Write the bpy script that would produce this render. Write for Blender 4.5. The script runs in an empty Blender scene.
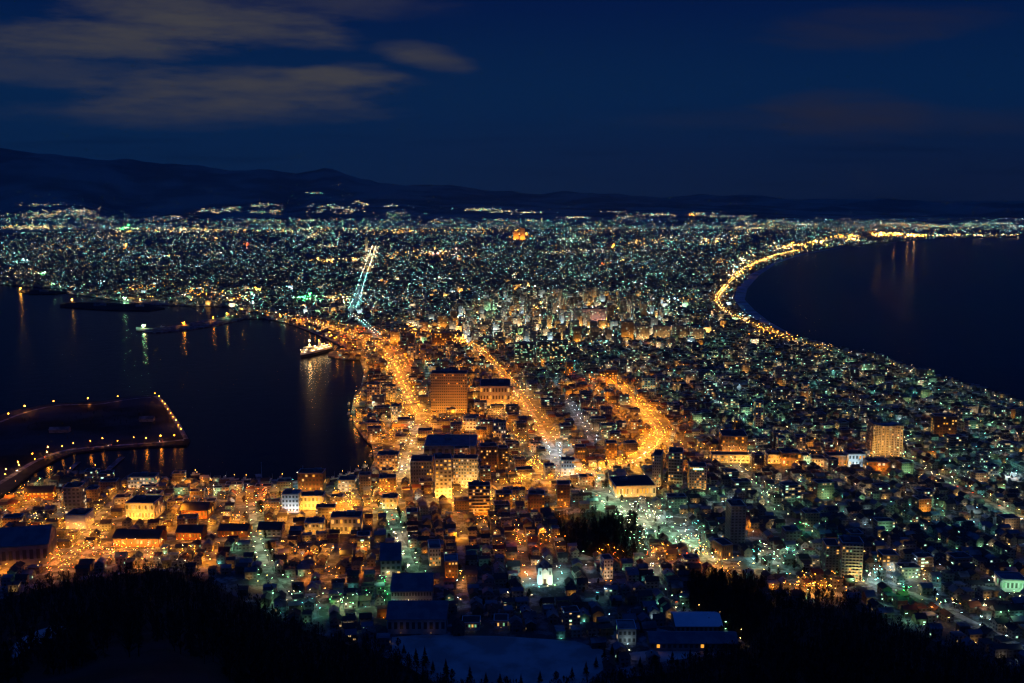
import bpy, bmesh, math, random
import numpy as np
from mathutils import Vector
R = random.Random(11)
NR = np.random.default_rng(7)
SC = bpy.context.scene
COL = SC.collection

# ------------------------------------------------------------------ camera
F, CX, CY, H = 1000.0, 512.0, 341.5, 330.0
PITCH = math.atan(146.5 / F)
cam = bpy.data.cameras.new('camera')
cam.sensor_width = 36.0
cam.lens = 36.0 * F / 1024.0
cam.clip_start, cam.clip_end = 1.0, 90000.0
camo = bpy.data.objects.new('camera', cam)
COL.objects.link(camo)
camo.location = (0, 0, H)
camo.rotation_euler = (math.pi / 2 - PITCH, 0, 0)
SC.camera = camo
CP, SP = math.cos(PITCH), math.sin(PITCH)

def ray(px, py):
    u, v = (px - CX) / F, -(py - CY) / F
    return u, CP + SP * v, -SP + CP * v

def at(px, py, z=2.0):
    x, y, d = ray(px, py)
    t = (z - H) / d
    return x * t, y * t

def pix(x, y, z=2.0):
    dz = z - H
    fw = y * CP - dz * SP
    up = y * SP + dz * CP
    return CX + F * x / fw, CY - F * up / fw

def mpp(x, y, z=2.0):
    return (y * CP - (z - H) * SP) / F

# ------------------------------------------------------------------ world: dusk sky with a few lit clouds
world = bpy.data.worlds.new('World')
SC.world = world
world.use_nodes = True
wt = world.node_tree
wt.nodes.clear()

class NT:
    """tiny helper for node graphs"""
    def __init__(s, t): s.t = t
    def n(s, kind, **kw):
        a = s.t.nodes.new(kind)
        for k, v in kw.items(): setattr(a, k, v)
        return a
    def put(s, sock, v):
        if isinstance(v, bpy.types.NodeSocket): s.t.links.new(v, sock)
        elif v is not None: sock.default_value = v
    def m(s, op, a, b=None, c=None, clamp=False):
        q = s.n('ShaderNodeMath', operation=op, use_clamp=clamp)
        for i, v in enumerate((a, b, c)):
            if v is not None: s.put(q.inputs[i], v)
        return q.outputs[0]
    def v(s, op, a, b=None):
        q = s.n('ShaderNodeVectorMath', operation=op)
        s.put(q.inputs[0], a)
        if b is not None: s.put(q.inputs[1], b)
        return q.outputs[0]
    def mix(s, f, a, b, blend='MIX'):
        q = s.n('ShaderNodeMix', data_type='RGBA', blend_type=blend)
        s.put(q.inputs[0], f); s.put(q.inputs[6], a); s.put(q.inputs[7], b)
        return q.outputs[2]
    def noise(s, vec, scale, detail=4.0, rough=.55):
        q = s.n('ShaderNodeTexNoise')
        s.put(q.inputs['Vector'], vec); q.inputs['Scale'].default_value = scale
        q.inputs['Detail'].default_value = detail; q.inputs['Roughness'].default_value = rough
        return q.outputs['Fac']
    def ramp(s, f, stops):
        q = s.n('ShaderNodeValToRGB')
        e = q.color_ramp.elements
        while len(e) < len(stops): e.new(.5)
        for i, (p, c) in enumerate(stops):
            e[i].position = p; e[i].color = (c[0], c[1], c[2], 1)
        s.put(q.inputs[0], f)
        return q.outputs[0]
    def sep(s, v):
        q = s.n('ShaderNodeSeparateXYZ'); s.put(q.inputs[0], v); return q.outputs
    def comb(s, x, y, z):
        q = s.n('ShaderNodeCombineXYZ')
        for i, a in enumerate((x, y, z)): s.put(q.inputs[i], a)
        return q.outputs[0]
    def rng(s, v, a, b, c=0., d=1., smooth=True):
        q = s.n('ShaderNodeMapRange', interpolation_type='SMOOTHSTEP' if smooth else 'LINEAR')
        for i, k in enumerate((v, a, b, c, d)): s.put(q.inputs[i], k)
        return q.outputs[0]

W = NT(wt)
sky = W.n('ShaderNodeTexSky', sky_type='NISHITA', sun_disc=False)
sky.sun_elevation = math.radians(-4.0)
sky.sun_rotation = math.radians(200.0)
sky.altitude = 300
tc = W.n('ShaderNodeTexCoord').outputs['Generated']
dx, dy, dz = W.sep(tc)[0:3]
yy = W.m('MAXIMUM', dy, .02)
u, w = W.m('DIVIDE', dx, yy), W.m('DIVIDE', dz, yy)
pos = W.m('GREATER_THAN', dy, .03)
uw = W.comb(W.m('ADD', W.m('MULTIPLY', u, 1.0), W.m('MULTIPLY', w, .8)), W.m('MULTIPLY', w, 5.5), 0.0)
n1 = W.noise(uw, 7.0, 6.0, .62)
n2 = W.noise(W.v('ADD', uw, (3.1, 1.7, 0)), 16.0, 4.0, .6)
tex = W.m('ADD', W.m('MULTIPLY', n1, .58), W.m('MULTIPLY', n2, .42))
CLOUDS = [  # pixel centre, half width, half height, slope, strength
    (205, 20, 120, 20, .07, .95), (85, 40, 125, 16, .03, .85), (40, 70, 110, 15, .06, .42), (330, 4, 100, 15, .02, .38),
    (342, 77, 50, 11, -.03, .9), (240, 91, 130, 20, -.02, .85), (200, 112, 150, 14, .0, .45), (425, 57, 40, 11, .16, .75),
    (870, 27, 100, 18, -.06, .42), (850, 116, 75, 22, .0, .48), (930, 120, 170, 14, .02, .30), (720, 120, 90, 9, .0, .18)]
acc = None
for (px, py, a, b, sl, st) in CLOUDS:
    x, y, z = ray(px, py)
    u0, w0 = x / y, z / y
    a, b = a / F, b / F
    du = W.m('SUBTRACT', u, u0)
    dw = W.m('SUBTRACT', W.m('SUBTRACT', w, w0), W.m('MULTIPLY', du, -sl))
    e = W.m('ADD', W.m('POWER', W.m('ABSOLUTE', W.m('DIVIDE', du, a)), 2.0), W.m('POWER', W.m('ABSOLUTE', W.m('DIVIDE', dw, b)), 2.0))
    e = W.m('ADD', e, W.m('MULTIPLY', W.m('SUBTRACT', tex, .5), 5.2))
    k = W.m('MULTIPLY', W.rng(e, 2.0, -.9), st)
    acc = k if acc is None else W.m('ADD', acc, W.m('MULTIPLY', W.m('SUBTRACT', 1.0, acc), k))
acc = W.m('MULTIPLY', acc, pos, clamp=True)
tint = W.n('ShaderNodeMix', data_type='RGBA', blend_type='MULTIPLY')
tint.inputs[0].default_value = 1.0
SKY_TINT = (0.10, 0.36, 1.0, 1)
wt.links.new(sky.outputs[0], tint.inputs[6]); tint.inputs[7].default_value = SKY_TINT
low = W.rng(W.m('DIVIDE', dz, 1.0), .0, .22)
base = W.mix(W.rng(dz, .0, .10), (0.0036, 0.0150, 0.052, 1), (0.0016, 0.0165, 0.066, 1))
base = W.mix(W.rng(dz, .09, .22), base, (0.0003, 0.0070, 0.056, 1))
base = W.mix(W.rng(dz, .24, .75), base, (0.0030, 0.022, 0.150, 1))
warm = W.m('MULTIPLY', W.rng(u, -.1, .5), W.rng(dz, .09, .0))
base = W.mix(W.m('MULTIPLY', warm, .5), base, (0.0060, 0.0075, 0.020, 1))
left = W.m('MULTIPLY', W.rng(u, .1, -.5), W.rng(dz, .19, .02))
base = W.mix(W.m('MULTIPLY', left, .6), base, (0.0026, 0.0220, 0.076, 1))
band = W.m('MULTIPLY', W.rng(W.noise(W.comb(W.m('MULTIPLY', u, .8), W.m('MULTIPLY', w, 14.0), 0.0), 5.0, 4.0), .5, .68), W.rng(dz, .10, .04))
base = W.mix(W.m('MULTIPLY', band, .28), base, (0.0010, 0.0050, 0.020, 1))
cloudc = W.mix(W.rng(u, -.15, .2), (0.060, 0.058, 0.060, 1), (0.022, 0.020, 0.027, 1))
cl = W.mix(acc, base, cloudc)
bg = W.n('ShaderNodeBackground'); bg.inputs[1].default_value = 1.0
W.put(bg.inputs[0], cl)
bg2 = W.n('ShaderNodeBackground'); bg2.inputs[1].default_value = 0.05
W.put(bg2.inputs[0], tint.outputs[2])
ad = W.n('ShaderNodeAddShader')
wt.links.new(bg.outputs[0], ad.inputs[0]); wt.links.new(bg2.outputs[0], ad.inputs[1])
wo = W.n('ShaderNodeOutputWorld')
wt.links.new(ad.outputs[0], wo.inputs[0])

SC.view_settings.view_transform = 'Standard'
SC.view_settings.look = 'None'
SC.view_settings.exposure = 0.0
SC.view_settings.gamma = 1.0
SC.view_settings.use_curve_mapping = False
SC.render.engine = 'CYCLES'
cy = SC.cycles
cy.use_light_tree = True
cy.max_bounces = 3; cy.diffuse_bounces = 1; cy.glossy_bounces = 2
cy.transparent_max_bounces = 4; cy.transmission_bounces = 1
cy.sample_clamp_indirect = 2.0
cy.sample_clamp_direct = 26.0
cy.caustics_reflective = False; cy.caustics_refractive = False
cy.use_denoising = True
cy.filter_width = 1.25
cy.denoising_prefilter = 'ACCURATE'

# ------------------------------------------------------------------ helpers
def mat(name, col, rough=.8, noise=None, spec=.2, metal=0.):
    m = bpy.data.materials.new(name); m.use_nodes = True
    t = NT(m.node_tree); b = m.node_tree.nodes['Principled BSDF']
    b.inputs['Roughness'].default_value = rough
    b.inputs['Specular IOR Level'].default_value = spec
    b.inputs['Metallic'].default_value = metal
    c1 = (*col, 1)
    if noise:
        c2, sc = noise
        g = t.n('ShaderNodeNewGeometry').outputs['Position']
        t.put(b.inputs['Base Color'], t.mix(t.rng(t.noise(g, sc, 5.0), .38, .62), c1, (*c2, 1)))
    else:
        g = t.n('ShaderNodeNewGeometry').outputs['Position']
        t.put(b.inputs['Base Color'], t.mix(t.noise(g, .6, 4.0), c1, tuple(x * .75 for x in col) + (1,)))
    return m

COLORS = {'O': (1.0, .29, .016), 'A': (1.0, .41, .045), 'Y': (1.0, .52, .13), 'W': (1.0, .74, .42), 'G': (.40, 1.0, .50),
          'T': (.20, .90, .80), 'B': (.60, .88, 1.0), 'N': (.06, 1.0, .18), 'R': (1.0, .10, .01), 'P': (1.0, .45, .38)}
LEVELS = [.35, .8, 1.8, 4., 9., 20., 50., 120., 300., 800., 2000., 4500.]
GLOW = {}
def glow(ck, lv, sample=True):
    key = (ck, lv, sample)
    if key not in GLOW:
        m = bpy.data.materials.new('lamp_glow_%s_%d' % (ck, lv)); m.use_nodes = True
        nt = m.node_tree; nt.nodes.clear()
        e = nt.nodes.new('ShaderNodeEmission'); o = nt.nodes.new('ShaderNodeOutputMaterial')
        e.inputs[0].default_value = (*COLORS[ck], 1); e.inputs[1].default_value = LEVELS[lv] * (1.7 if sample and lv >= 6 else 1.35)
        nt.links.new(e.outputs[0], o.inputs[0])
        m.cycles.emission_sampling = 'FRONT' if sample else 'NONE'
        GLOW[key] = m
    return GLOW[key]

class MB:
    """collects shapes and links them as ONE mesh object"""
    def __init__(s):
        s.v, s.f, s.mi, s.uv, s.mats = [], [], [], [], []
    def mat_index(s, m):
        if m not in s.mats: s.mats.append(m)
        return s.mats.index(m)
    def face(s, pts, m, uv=None):
        i = len(s.v); s.v.extend(pts); s.f.append(tuple(range(i, i + len(pts))))
        s.mi.append(s.mat_index(m)); s.uv.append(uv or [(0., 0.)] * len(pts))
    def box(s, c, size, rot, m, mtop=None, bottom=False, uvo=None, z0=None):
        """c = centre of the base; walls with metre UVs, top"""
        cx, cy_, cz = c; a, b, h = size[0] / 2, size[1] / 2, size[2]
        cr, sr = math.cos(rot), math.sin(rot)
        P = [(cx + x * cr - y * sr, cy_ + x * sr + y * cr) for x, y in ((-a, -b), (a, -b), (a, b), (-a, b))]
        uo = uvo or (0., 0.)
        off = uo[0]
        for i in range(4):
            p, q = P[i], P[(i + 1) % 4]; L = size[0] if i % 2 == 0 else size[1]
            s.face([(*p, cz), (*q, cz), (*q, cz + h), (*p, cz + h)], m,
                   [(off, uo[1]), (off + L, uo[1]), (off + L, uo[1] + h), (off, uo[1] + h)])
            off += 40.0 + L
        s.face([(*p, cz + h) for p in P], mtop or m)
        if bottom: s.face([(*p, cz) for p in reversed(P)], m)
    def gable(s, c, size, rot, m, over=.5, rise=.35, mwall=None, thick=.0):
        """pitched roof over a box of that size whose walls end at z = c.z; ridge along x"""
        cx, cy_, cz = c; a, b = size[0] / 2, size[1] / 2
        cr, sr = math.cos(rot), math.sin(rot); h = size[1] * rise
        T = lambda x, y, z: (cx + x * cr - y * sr, cy_ + x * sr + y * cr, cz + z)
        if mwall is not None:
            for e in (-1, 1):
                pts = [T(e * a, -b, 0), T(e * a, b, 0), T(e * a, 0, h)]
                s.face(pts if e > 0 else pts[::-1], mwall)
        o = over; dzz = h * o / b
        for e in (-1, 1):
            pts = [T(-a - o, e * (b + o), -dzz), T(a + o, e * (b + o), -dzz), T(a + o, 0, h + .02), T(-a - o, 0, h + .02)]
            s.face(pts if e < 0 else pts[::-1], m)
            if thick:
                up = [(p[0], p[1], p[2] - thick) for p in pts]
                s.face(up[::-1] if e < 0 else up, m)
                for i in range(4):
                    p, q = pts[i], pts[(i + 1) % 4]
                    s.face([p, (p[0], p[1], p[2] - thick), (q[0], q[1], q[2] - thick), q], m)
    def octa(s, c, r, m, zs=1.0):
        x, y, z = c
        V = [(x + r, y, z), (x, y + r, z), (x - r, y, z), (x, y - r, z), (x, y, z + r * zs), (x, y, z - r * zs)]
        for i in range(4):
            s.face([V[i], V[(i + 1) % 4], V[4]], m); s.face([V[(i + 1) % 4], V[i], V[5]], m)
    def downlight(s, c, r, m, cap):
        x, y, z = c
        V = [(x + r, y, z), (x, y + r, z), (x - r, y, z), (x, y - r, z)]
        s.face(V[::-1], m)
        W_ = [(x + r * 1.1, y, z + .06), (x, y + r * 1.1, z + .06), (x - r * 1.1, y, z + .06), (x, y - r * 1.1, z + .06)]
        for i in range(4): s.face([W_[i], W_[(i + 1) % 4], (x, y, z + .06 + r * .4)], cap)
        s.face(W_[::-1], cap) if r > 50 else None
    def floodlight(s, c, r, m, cap, tilt=.6):
        x, y, z = c; ct, st_ = math.cos(tilt), math.sin(tilt)
        V = [(x + a * r, y - b * r * st_, z + b * r * ct) for a, b in ((-1, -1), (1, -1), (1, 1), (-1, 1))]
        s.face(V[::-1], m)
        k = .08
        W_ = [(x + a * r * 1.08, y - b * r * 1.08 * st_ - k * ct, z + b * r * 1.08 * ct - k * st_) for a, b in ((-1, -1), (1, -1), (1, 1), (-1, 1))]
        for i in range(4): s.face([W_[i], W_[(i + 1) % 4], (x, y - r * .7 * ct, z - r * .7 * st_)], cap)
    def tube(s, p, q, r0, r1, m, n=6):
        p, q = Vector(p), Vector(q); d = (q - p)
        if d.length < 1e-6: return
        d.normalize(); a = d.orthogonal().normalized(); b = d.cross(a)
        A = [p + (a * math.cos(t) + b * math.sin(t)) * r0 for t in [2 * math.pi * i / n for i in range(n)]]
        B = [q + (a * math.cos(t) + b * math.sin(t)) * r1 for t in [2 * math.pi * i / n for i in range(n)]]
        for i in range(n):
            j = (i + 1) % n
            s.face([tuple(A[i]), tuple(A[j]), tuple(B[j]), tuple(B[i])], m)
        s.face([tuple(x) for x in B], m)
    def prism(s, poly, z0, z1, m, mtop=None):
        n = len(poly)
        off = R.randrange(1000) * 3.2
        for i in range(n):
            p, q = poly[i], poly[(i + 1) % n]; L = math.dist(p, q)
            s.face([(*p, z0), (*q, z0), (*q, z1), (*p, z1)], m, [(off, 0), (off + L, 0), (off + L, z1 - z0), (off, z1 - z0)])
            off += L
        s.face([(*p, z1) for p in poly], mtop or m)
    def mesh(s, name):
        me = bpy.data.meshes.new(name)
        nv = len(s.v); nf = len(s.f)
        me.vertices.add(nv)
        me.vertices.foreach_set('co', np.array(s.v, dtype=np.float32).ravel())
        tot = np.array([len(f) for f in s.f], dtype=np.int32)
        st = np.zeros(nf, dtype=np.int32); st[1:] = np.cumsum(tot)[:-1]
        me.loops.add(int(tot.sum()))
        me.loops.foreach_set('vertex_index', np.concatenate([np.array(f, dtype=np.int32) for f in s.f]))
        me.polygons.add(nf)
        me.polygons.foreach_set('loop_start', st)
        me.polygons.foreach_set('material_index', np.array(s.mi, dtype=np.int32))
        uvl = me.uv_layers.new(name='UVMap')
        uvl.data.foreach_set('uv', np.array([c for u_ in s.uv for c in u_], dtype=np.float32).ravel())
        for m in s.mats: me.materials.append(m)
        me.update(calc_edges=True)
        return me
    def build(s, name, parent=None):
        o = bpy.data.objects.new(name, s.mesh(name)); COL.objects.link(o)
        if parent is not None: o.parent = parent
        return o

def tag(o, label=None, cat=None, group=None, kind=None):
    for k, v_ in (('label', label), ('category', cat), ('group', group), ('kind', kind)):
        if v_: o[k] = v_
    return o

def empty(name, loc, rz=0., label=None, cat=None, group=None):
    o = bpy.data.objects.new(name, None); COL.objects.link(o)
    o.location = loc; o.rotation_euler = (0, 0, rz); o.empty_display_size = 1
    return tag(o, label, cat, group)

def inside(poly, x, y):
    r = False; n = len(poly); j = n - 1
    for i in range(n):
        xi, yi = poly[i]; xj, yj = poly[j]
        if (yi > y) != (yj > y) and x < (xj - xi) * (y - yi) / (yj - yi) + xi: r = not r
        j = i
    return r

ORD = ('first second third fourth fifth sixth seventh eighth ninth tenth eleventh twelfth thirteenth fourteenth fifteenth sixteenth '
       'seventeenth eighteenth nineteenth').split()
TENS = 'twenty thirty forty fifty sixty seventy eighty ninety'.split()
def ordinal(n):
    if n <= 19: return ORD[n - 1]
    if n < 100:
        t, o = divmod(n, 10)
        return (TENS[t - 2][:-1] + 'ieth') if o == 0 else TENS[t - 2] + '-' + ORD[o - 1]
    return 'hundred-and-' + ordinal(n - 100) if n > 100 else 'hundredth'

MARKS = {}                     # landmark name -> world xy
def rank_label(items, look, names=None):
    """items: (object, x, y, ...). Label each by its look and its rank from the landmark that stands nearest"""
    by = {}
    for it in items:
        x, y = it[1], it[2]
        best = min((k for k in MARKS if names is None or k in names), key=lambda k: math.hypot(x - MARKS[k][0], y - MARKS[k][1]))
        dx_, dy_ = x - MARKS[best][0], y - MARKS[best][1]
        side = ('open-sea' if dx_ > 0 else 'harbour') if abs(dx_) > abs(dy_) else ('inland' if dy_ > 0 else 'mountain')
        by.setdefault((best, side), []).append((math.hypot(dx_, dy_), it))
    for (best, side), l in by.items():
        l.sort(key=lambda q: q[0])
        for i, (d, it) in enumerate(l):
            near = 'nearest' if i == 0 else ordinal(i + 1) + ' nearest'
            it[0]['label'] = '%s, %s the %s, on its %s side' % (look(it), near, best, side)

# ------------------------------------------------------------------ materials
def ground_material():
    m = bpy.data.materials.new('snowy_ground'); m.use_nodes = True
    t = NT(m.node_tree); b = m.node_tree.nodes['Principled BSDF']
    g = t.n('ShaderNodeNewGeometry').outputs['Position']
    a = t.rng(t.noise(g, .075, 7.0, .7), .47, .60)
    c = t.mix(a, (.06, .058, .052, 1), (.32, .32, .33, 1))
    d = t.rng(t.noise(g, .011, 3.0), .4, .6)
    t.put(b.inputs['Base Color'], t.mix(t.m('MULTIPLY', d, .6), c, (.06, .055, .05, 1)))
    b.inputs['Roughness'].default_value = .85
    return m
def water_material():
    m = bpy.data.materials.new('sea_water'); m.use_nodes = True
    t = NT(m.node_tree); b = m.node_tree.nodes['Principled BSDF']
    b.inputs['Base Color'].default_value = (.0002, .0050, .0135, 1)
    b.inputs['Roughness'].default_value = .2
    b.inputs['IOR'].default_value = 1.33
    b.inputs['Specular IOR Level'].default_value = .08
    g = t.n('ShaderNodeNewGeometry').outputs['Position']
    n = t.noise(g, .22, 3.0, .6)
    n2 = t.noise(g, .035, 3.0, .5)
    bp = t.n('ShaderNodeBump'); bp.inputs['Strength'].default_value = .25; bp.inputs['Distance'].default_value = 1.2
    t.put(bp.inputs['Height'], t.m('ADD', n, t.m('MULTIPLY', n2, 2.0)))
    m.node_tree.links.new(bp.outputs[0], b.inputs['Normal'])
    return m
def facade_material(name, wall, prob, strength, cw=3.2, fh=3.0, warm=((1, .66, .28), (.55, 1, .70)), band=.0, wx=(.22, .78), wy=(.30, .76)):
    """wall with a grid of panes in metre UVs; some rooms have their light on"""
    m = bpy.data.materials.new(name); m.use_nodes = True
    t = NT(m.node_tree); b = m.node_tree.nodes['Principled BSDF']
    uvn = t.n('ShaderNodeUVMap').outputs[0]
    x, y, _ = t.sep(uvn)[0:3]
    x, y = t.m('DIVIDE', x, cw), t.m('DIVIDE', y, fh)
    fx, fy = t.m('FRACT', x), t.m('FRACT', y)
    inx = t.m('MULTIPLY', t.m('GREATER_THAN', fx, wx[0]), t.m('LESS_THAN', fx, wx[1]))
    iny = t.m('MULTIPLY', t.m('GREATER_THAN', fy, wy[0]), t.m('LESS_THAN', fy, wy[1]))
    win = t.m('MULTIPLY', inx, iny)
    oi = t.n('ShaderNodeObjectInfo').outputs['Random']
    wn = t.n('ShaderNodeTexWhiteNoise', noise_dimensions='3D')
    t.put(wn.inputs[0], t.comb(t.m('FLOOR', x), t.m('FLOOR', y), t.m('MULTIPLY', oi, 91.7)))
    wn2 = t.n('ShaderNodeTexWhiteNoise', noise_dimensions='3D')
    t.put(wn2.inputs[0], t.comb(t.m('FLOOR', x), t.m('FLOOR', y), t.m('MULTIPLY', oi, 37.3)))
    lit = t.m('MULTIPLY', win, t.m('LESS_THAN', wn.outputs[0], prob))
    wc = t.mix(oi, (*wall, 1), tuple(q * .6 for q in wall) + (1,))
    g = t.n('ShaderNodeNewGeometry').outputs['Position']
    wc = t.mix(t.m('MULTIPLY', t.rng(t.noise(g, .11, 4.0), .4, .65), .5), wc, tuple(q * .45 for q in wall) + (1,))
    t.put(b.inputs['Base Color'], t.mix(win, wc, (.07, .07, .07, 1)))
    b.inputs['Roughness'].default_value = .7
    t.put(b.inputs['Emission Color'], t.mix(t.m('GREATER_THAN', wn2.outputs[0], .62), (*warm[0], 1), (*warm[1], 1)))
    t.put(b.inputs['Emission Strength'], t.m('MULTIPLY', lit, t.m('MULTIPLY', t.m('ADD', wn2.outputs[0], .25), strength)))
    m.cycles.emission_sampling = 'NONE'
    return m

M = {}
M['ground'] = ground_material()
M['water'] = water_material()
M['asphalt'] = mat('slushy_asphalt', (.055, .055, .055), .55, ((.30, .30, .30), .11))
M['snow'] = mat('snow', (.78, .80, .82), .7, ((.66, .68, .71), .03))
M['snowfield'] = mat('field_snow', (.47, .47, .455), .8, ((.30, .295, .28), .045))
M['sand'] = mat('beach_sand', (.30, .28, .25), .9, ((.5, .5, .5), .02))
M['hill'] = mat('winter_hill', (.15, .18, .14), .95, ((.31, .36, .28), .0012))  # snow tone, raised further to put some haze into the colour
M['slope'] = mat('forest_floor', (.022, .017, .011), .95, ((.035, .032, .028), .02))
M['concrete'] = mat('concrete', (.34, .33, .31), .85, ((.22, .215, .2), .15))
M['pale'] = mat('pale_render', (.55, .53, .48), .8, ((.42, .40, .36), .2))
M['brick'] = mat('red_brick', (.30, .13, .075), .85, ((.22, .09, .055), .4))
M['tile'] = mat('brown_tile', (.26, .17, .11), .7, ((.20, .13, .085), .3))
M['hotelwall'] = mat('sand_tile', (.46, .36, .26), .8, ((.40, .31, .22), .1))
M['white'] = mat('white_paint', (.78, .78, .76), .5)
M['navy'] = mat('navy_paint', (.02, .03, .07), .4)
M['steel'] = mat('galvanised_steel', (.35, .36, .37), .45, None, .4, .6)
M['wood'] = mat('bark', (.05, .038, .028), .95)
M['needle'] = mat('conifer_needles', (.022, .034, .018), .9)
M['twig'] = mat('bare_twigs', (.045, .034, .024), .95)
M['roofdark'] = mat('dark_roof', (.050, .048, .042), .7, ((.085, .08, .07), .06))
M['roofsnow'] = mat('snowy_roof', (.28, .28, .27), .75, ((.10, .10, .10), .07))
M['roofred'] = mat('rust_roof', (.17, .07, .045), .7, ((.10, .045, .03), .1))
M['roofblue'] = mat('blue_metal_roof', (.10, .13, .16), .55, ((.19, .20, .22), .10))
M['darkglass'] = mat('dark_pane', (.10, .095, .085), .4, None, .4)
M['house'] = facade_material('house_wall', (.36, .34, .30), .035, 1.1, 3.4, 2.9)
M['housebrown'] = facade_material('timber_wall', (.22, .17, .12), .035, 1.0, 3.6, 2.9)
M['housegrey'] = facade_material('grey_wall', (.28, .29, .30), .035, 1.0, 3.1, 2.9)
M['block'] = facade_material('flat_wall', (.42, .39, .33), .18, 1.5, 3.2, 3.0)
M['blockgrey'] = facade_material('grey_flat_wall', (.30, .30, .29), .20, 1.5, 3.6, 3.1, wx=(.1, .9))
M['blocktan'] = facade_material('tan_flat_wall', (.36, .27, .18), .10, 1.2, 2.8, 3.0)
M['far'] = facade_material('far_wall', (.34, .33, .31), .08, 1.4, 5.0, 3.4)

# ------------------------------------------------------------------ land and sea outlines (traced on the flat ground)
ZL = 2.0
MAIN = [(-900, 283), (-300, 284), (0, 284), (40, 287), (66, 289), (66, 293), (95, 297), (120, 301), (160, 305), (226, 306), (238, 311), (224, 317),
        (205, 320), (180, 325), (150, 328.5), (136, 327), (136, 330.5), (155, 332.5), (185, 330), (215, 325.5), (245, 318.5), (263, 318), (285, 322),
        (312, 331), (335, 343), (350, 349), (329, 352), (328, 356), (345, 359), (360, 359.5), (364, 372), (361, 386), (354, 396), (351, 412), (354, 424), (358, 430), (364, 438), (372, 446), (374, 460),
        (368, 473), (350, 478), (330, 482), (300, 480), (262, 484), (240, 482), (205, 482), (190, 477.5), (160, 481), (128, 480), (112, 477), (100, 472), (70, 477),
        (48, 478), (30, 484), (15, 492), (-10, 504), (-60, 530), (-300, 640), (-500, 900), (-200, 2200), (1200, 2200), (1500, 900), (1350, 560), (1190, 480),
        (1024, 403), (980, 388), (930, 374), (880, 357), (830, 347), (790, 335.5), (757, 321), (742, 310), (734, 299), (737, 288), (750, 274.5), (774, 262),
        (800, 254), (840, 247), (890, 242), (940, 238.4), (1024, 237), (1300, 235), (1700, 232), (1750, 203), (500, 203), (-900, 203)]
ISLE = [(-10, 503), (-60, 528), (-120, 520), (-60, 440), (-20, 424), (10, 411), (50, 404), (100, 401.5), (135, 396.5), (151, 395), (161, 398), (190, 440), (187, 445), (150, 446),
        (100, 449), (73, 452.5), (57, 459), (36, 470), (12, 488)]
FINGER = [(60, 304), (72, 302), (110, 303), (150, 305), (165, 308), (150, 310.5), (110, 310), (75, 308), (60, 306.5)]
FINGER2 = [(17, 291), (30, 289.5), (55, 290.5), (68, 292), (55, 294), (30, 294)]

def sheet(name, poly, z, m, skirt=5.0):
    pts = [(*at(px, py, z), z) for px, py in poly]
    bm = bmesh.new()
    vs = [bm.verts.new(p) for p in pts]
    f = bm.faces.new(vs)
    if f.normal.z < 0: f.normal_flip()
    bm.normal_update()
    if f.normal.z < 0: bmesh.ops.reverse_faces(bm, faces=[f])
    lo = [bm.verts.new((p[0], p[1], z - skirt)) for p in pts]
    n = len(vs)
    for i in range(n):
        bm.faces.new((vs[i], vs[(i + 1) % n], lo[(i + 1) % n], lo[i]))
    bmesh.ops.triangulate(bm, faces=[q for q in bm.faces if len(q.verts) > 4])
    bmesh.ops.recalc_face_normals(bm, faces=bm.faces)
    me = bpy.data.meshes.new(name); bm.to_mesh(me); bm.free(); me.materials.append(m)
    o = bpy.data.objects.new(name, me); COL.objects.link(o)
    return o

mb = MB(); mb.face([(-60000, -3000, 0), (60000, -3000, 0), (60000, 60000, 0), (-60000, 60000, 0)], M['water'])
tag(mb.build('water'), kind='structure')
tag(sheet('ground', MAIN, ZL, M['ground']), kind='structure')
tag(sheet('island_ground', ISLE, ZL - .03, mat('island_grass', (.022, .022, .014), .95, ((.065, .068, .07), .011))), kind='structure')
tag(sheet('breakwater', FINGER, 2.4, M['slope']), 'long dark concrete breakwater lying between the two upper harbour basins', 'breakwater')
tag(sheet('mole', FINGER2, 2.4, M['slope']), 'short dark mole at the far harbour mouth with an orange beacon at its end', 'mole')
def is_land(px, py): return inside(MAIN, px, py) or inside(ISLE, px, py)

# beach along the open sea
SH = [(1024, 403), (980, 388), (930, 374), (880, 357), (830, 347), (790, 335.5), (757, 321), (742, 310), (734, 299), (737, 288), (750, 274.5), (774, 262), (800, 254), (840, 247)]
mb = MB(); prev = None
P = [at(*q) for q in SH]
for i, p in enumerate(P):
    a = Vector(P[max(0, i - 1)]); b = Vector(P[min(len(P) - 1, i + 1)]); d = (b - a).normalized(); n = Vector((d.y, -d.x))
    wdt = 12 + 26 * math.exp(-((SH[i][0] - 745) / 25.) ** 2)
    cur = (Vector(p) - n * 3, Vector(p) + n * wdt)
    if prev:
        mb.face([(*prev[0], 2.01), (*prev[1], .05), (*cur[1], .05), (*cur[0], 2.01)], M['sand'])
    prev = cur
tag(mb.build('beach'), kind='structure')

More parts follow.
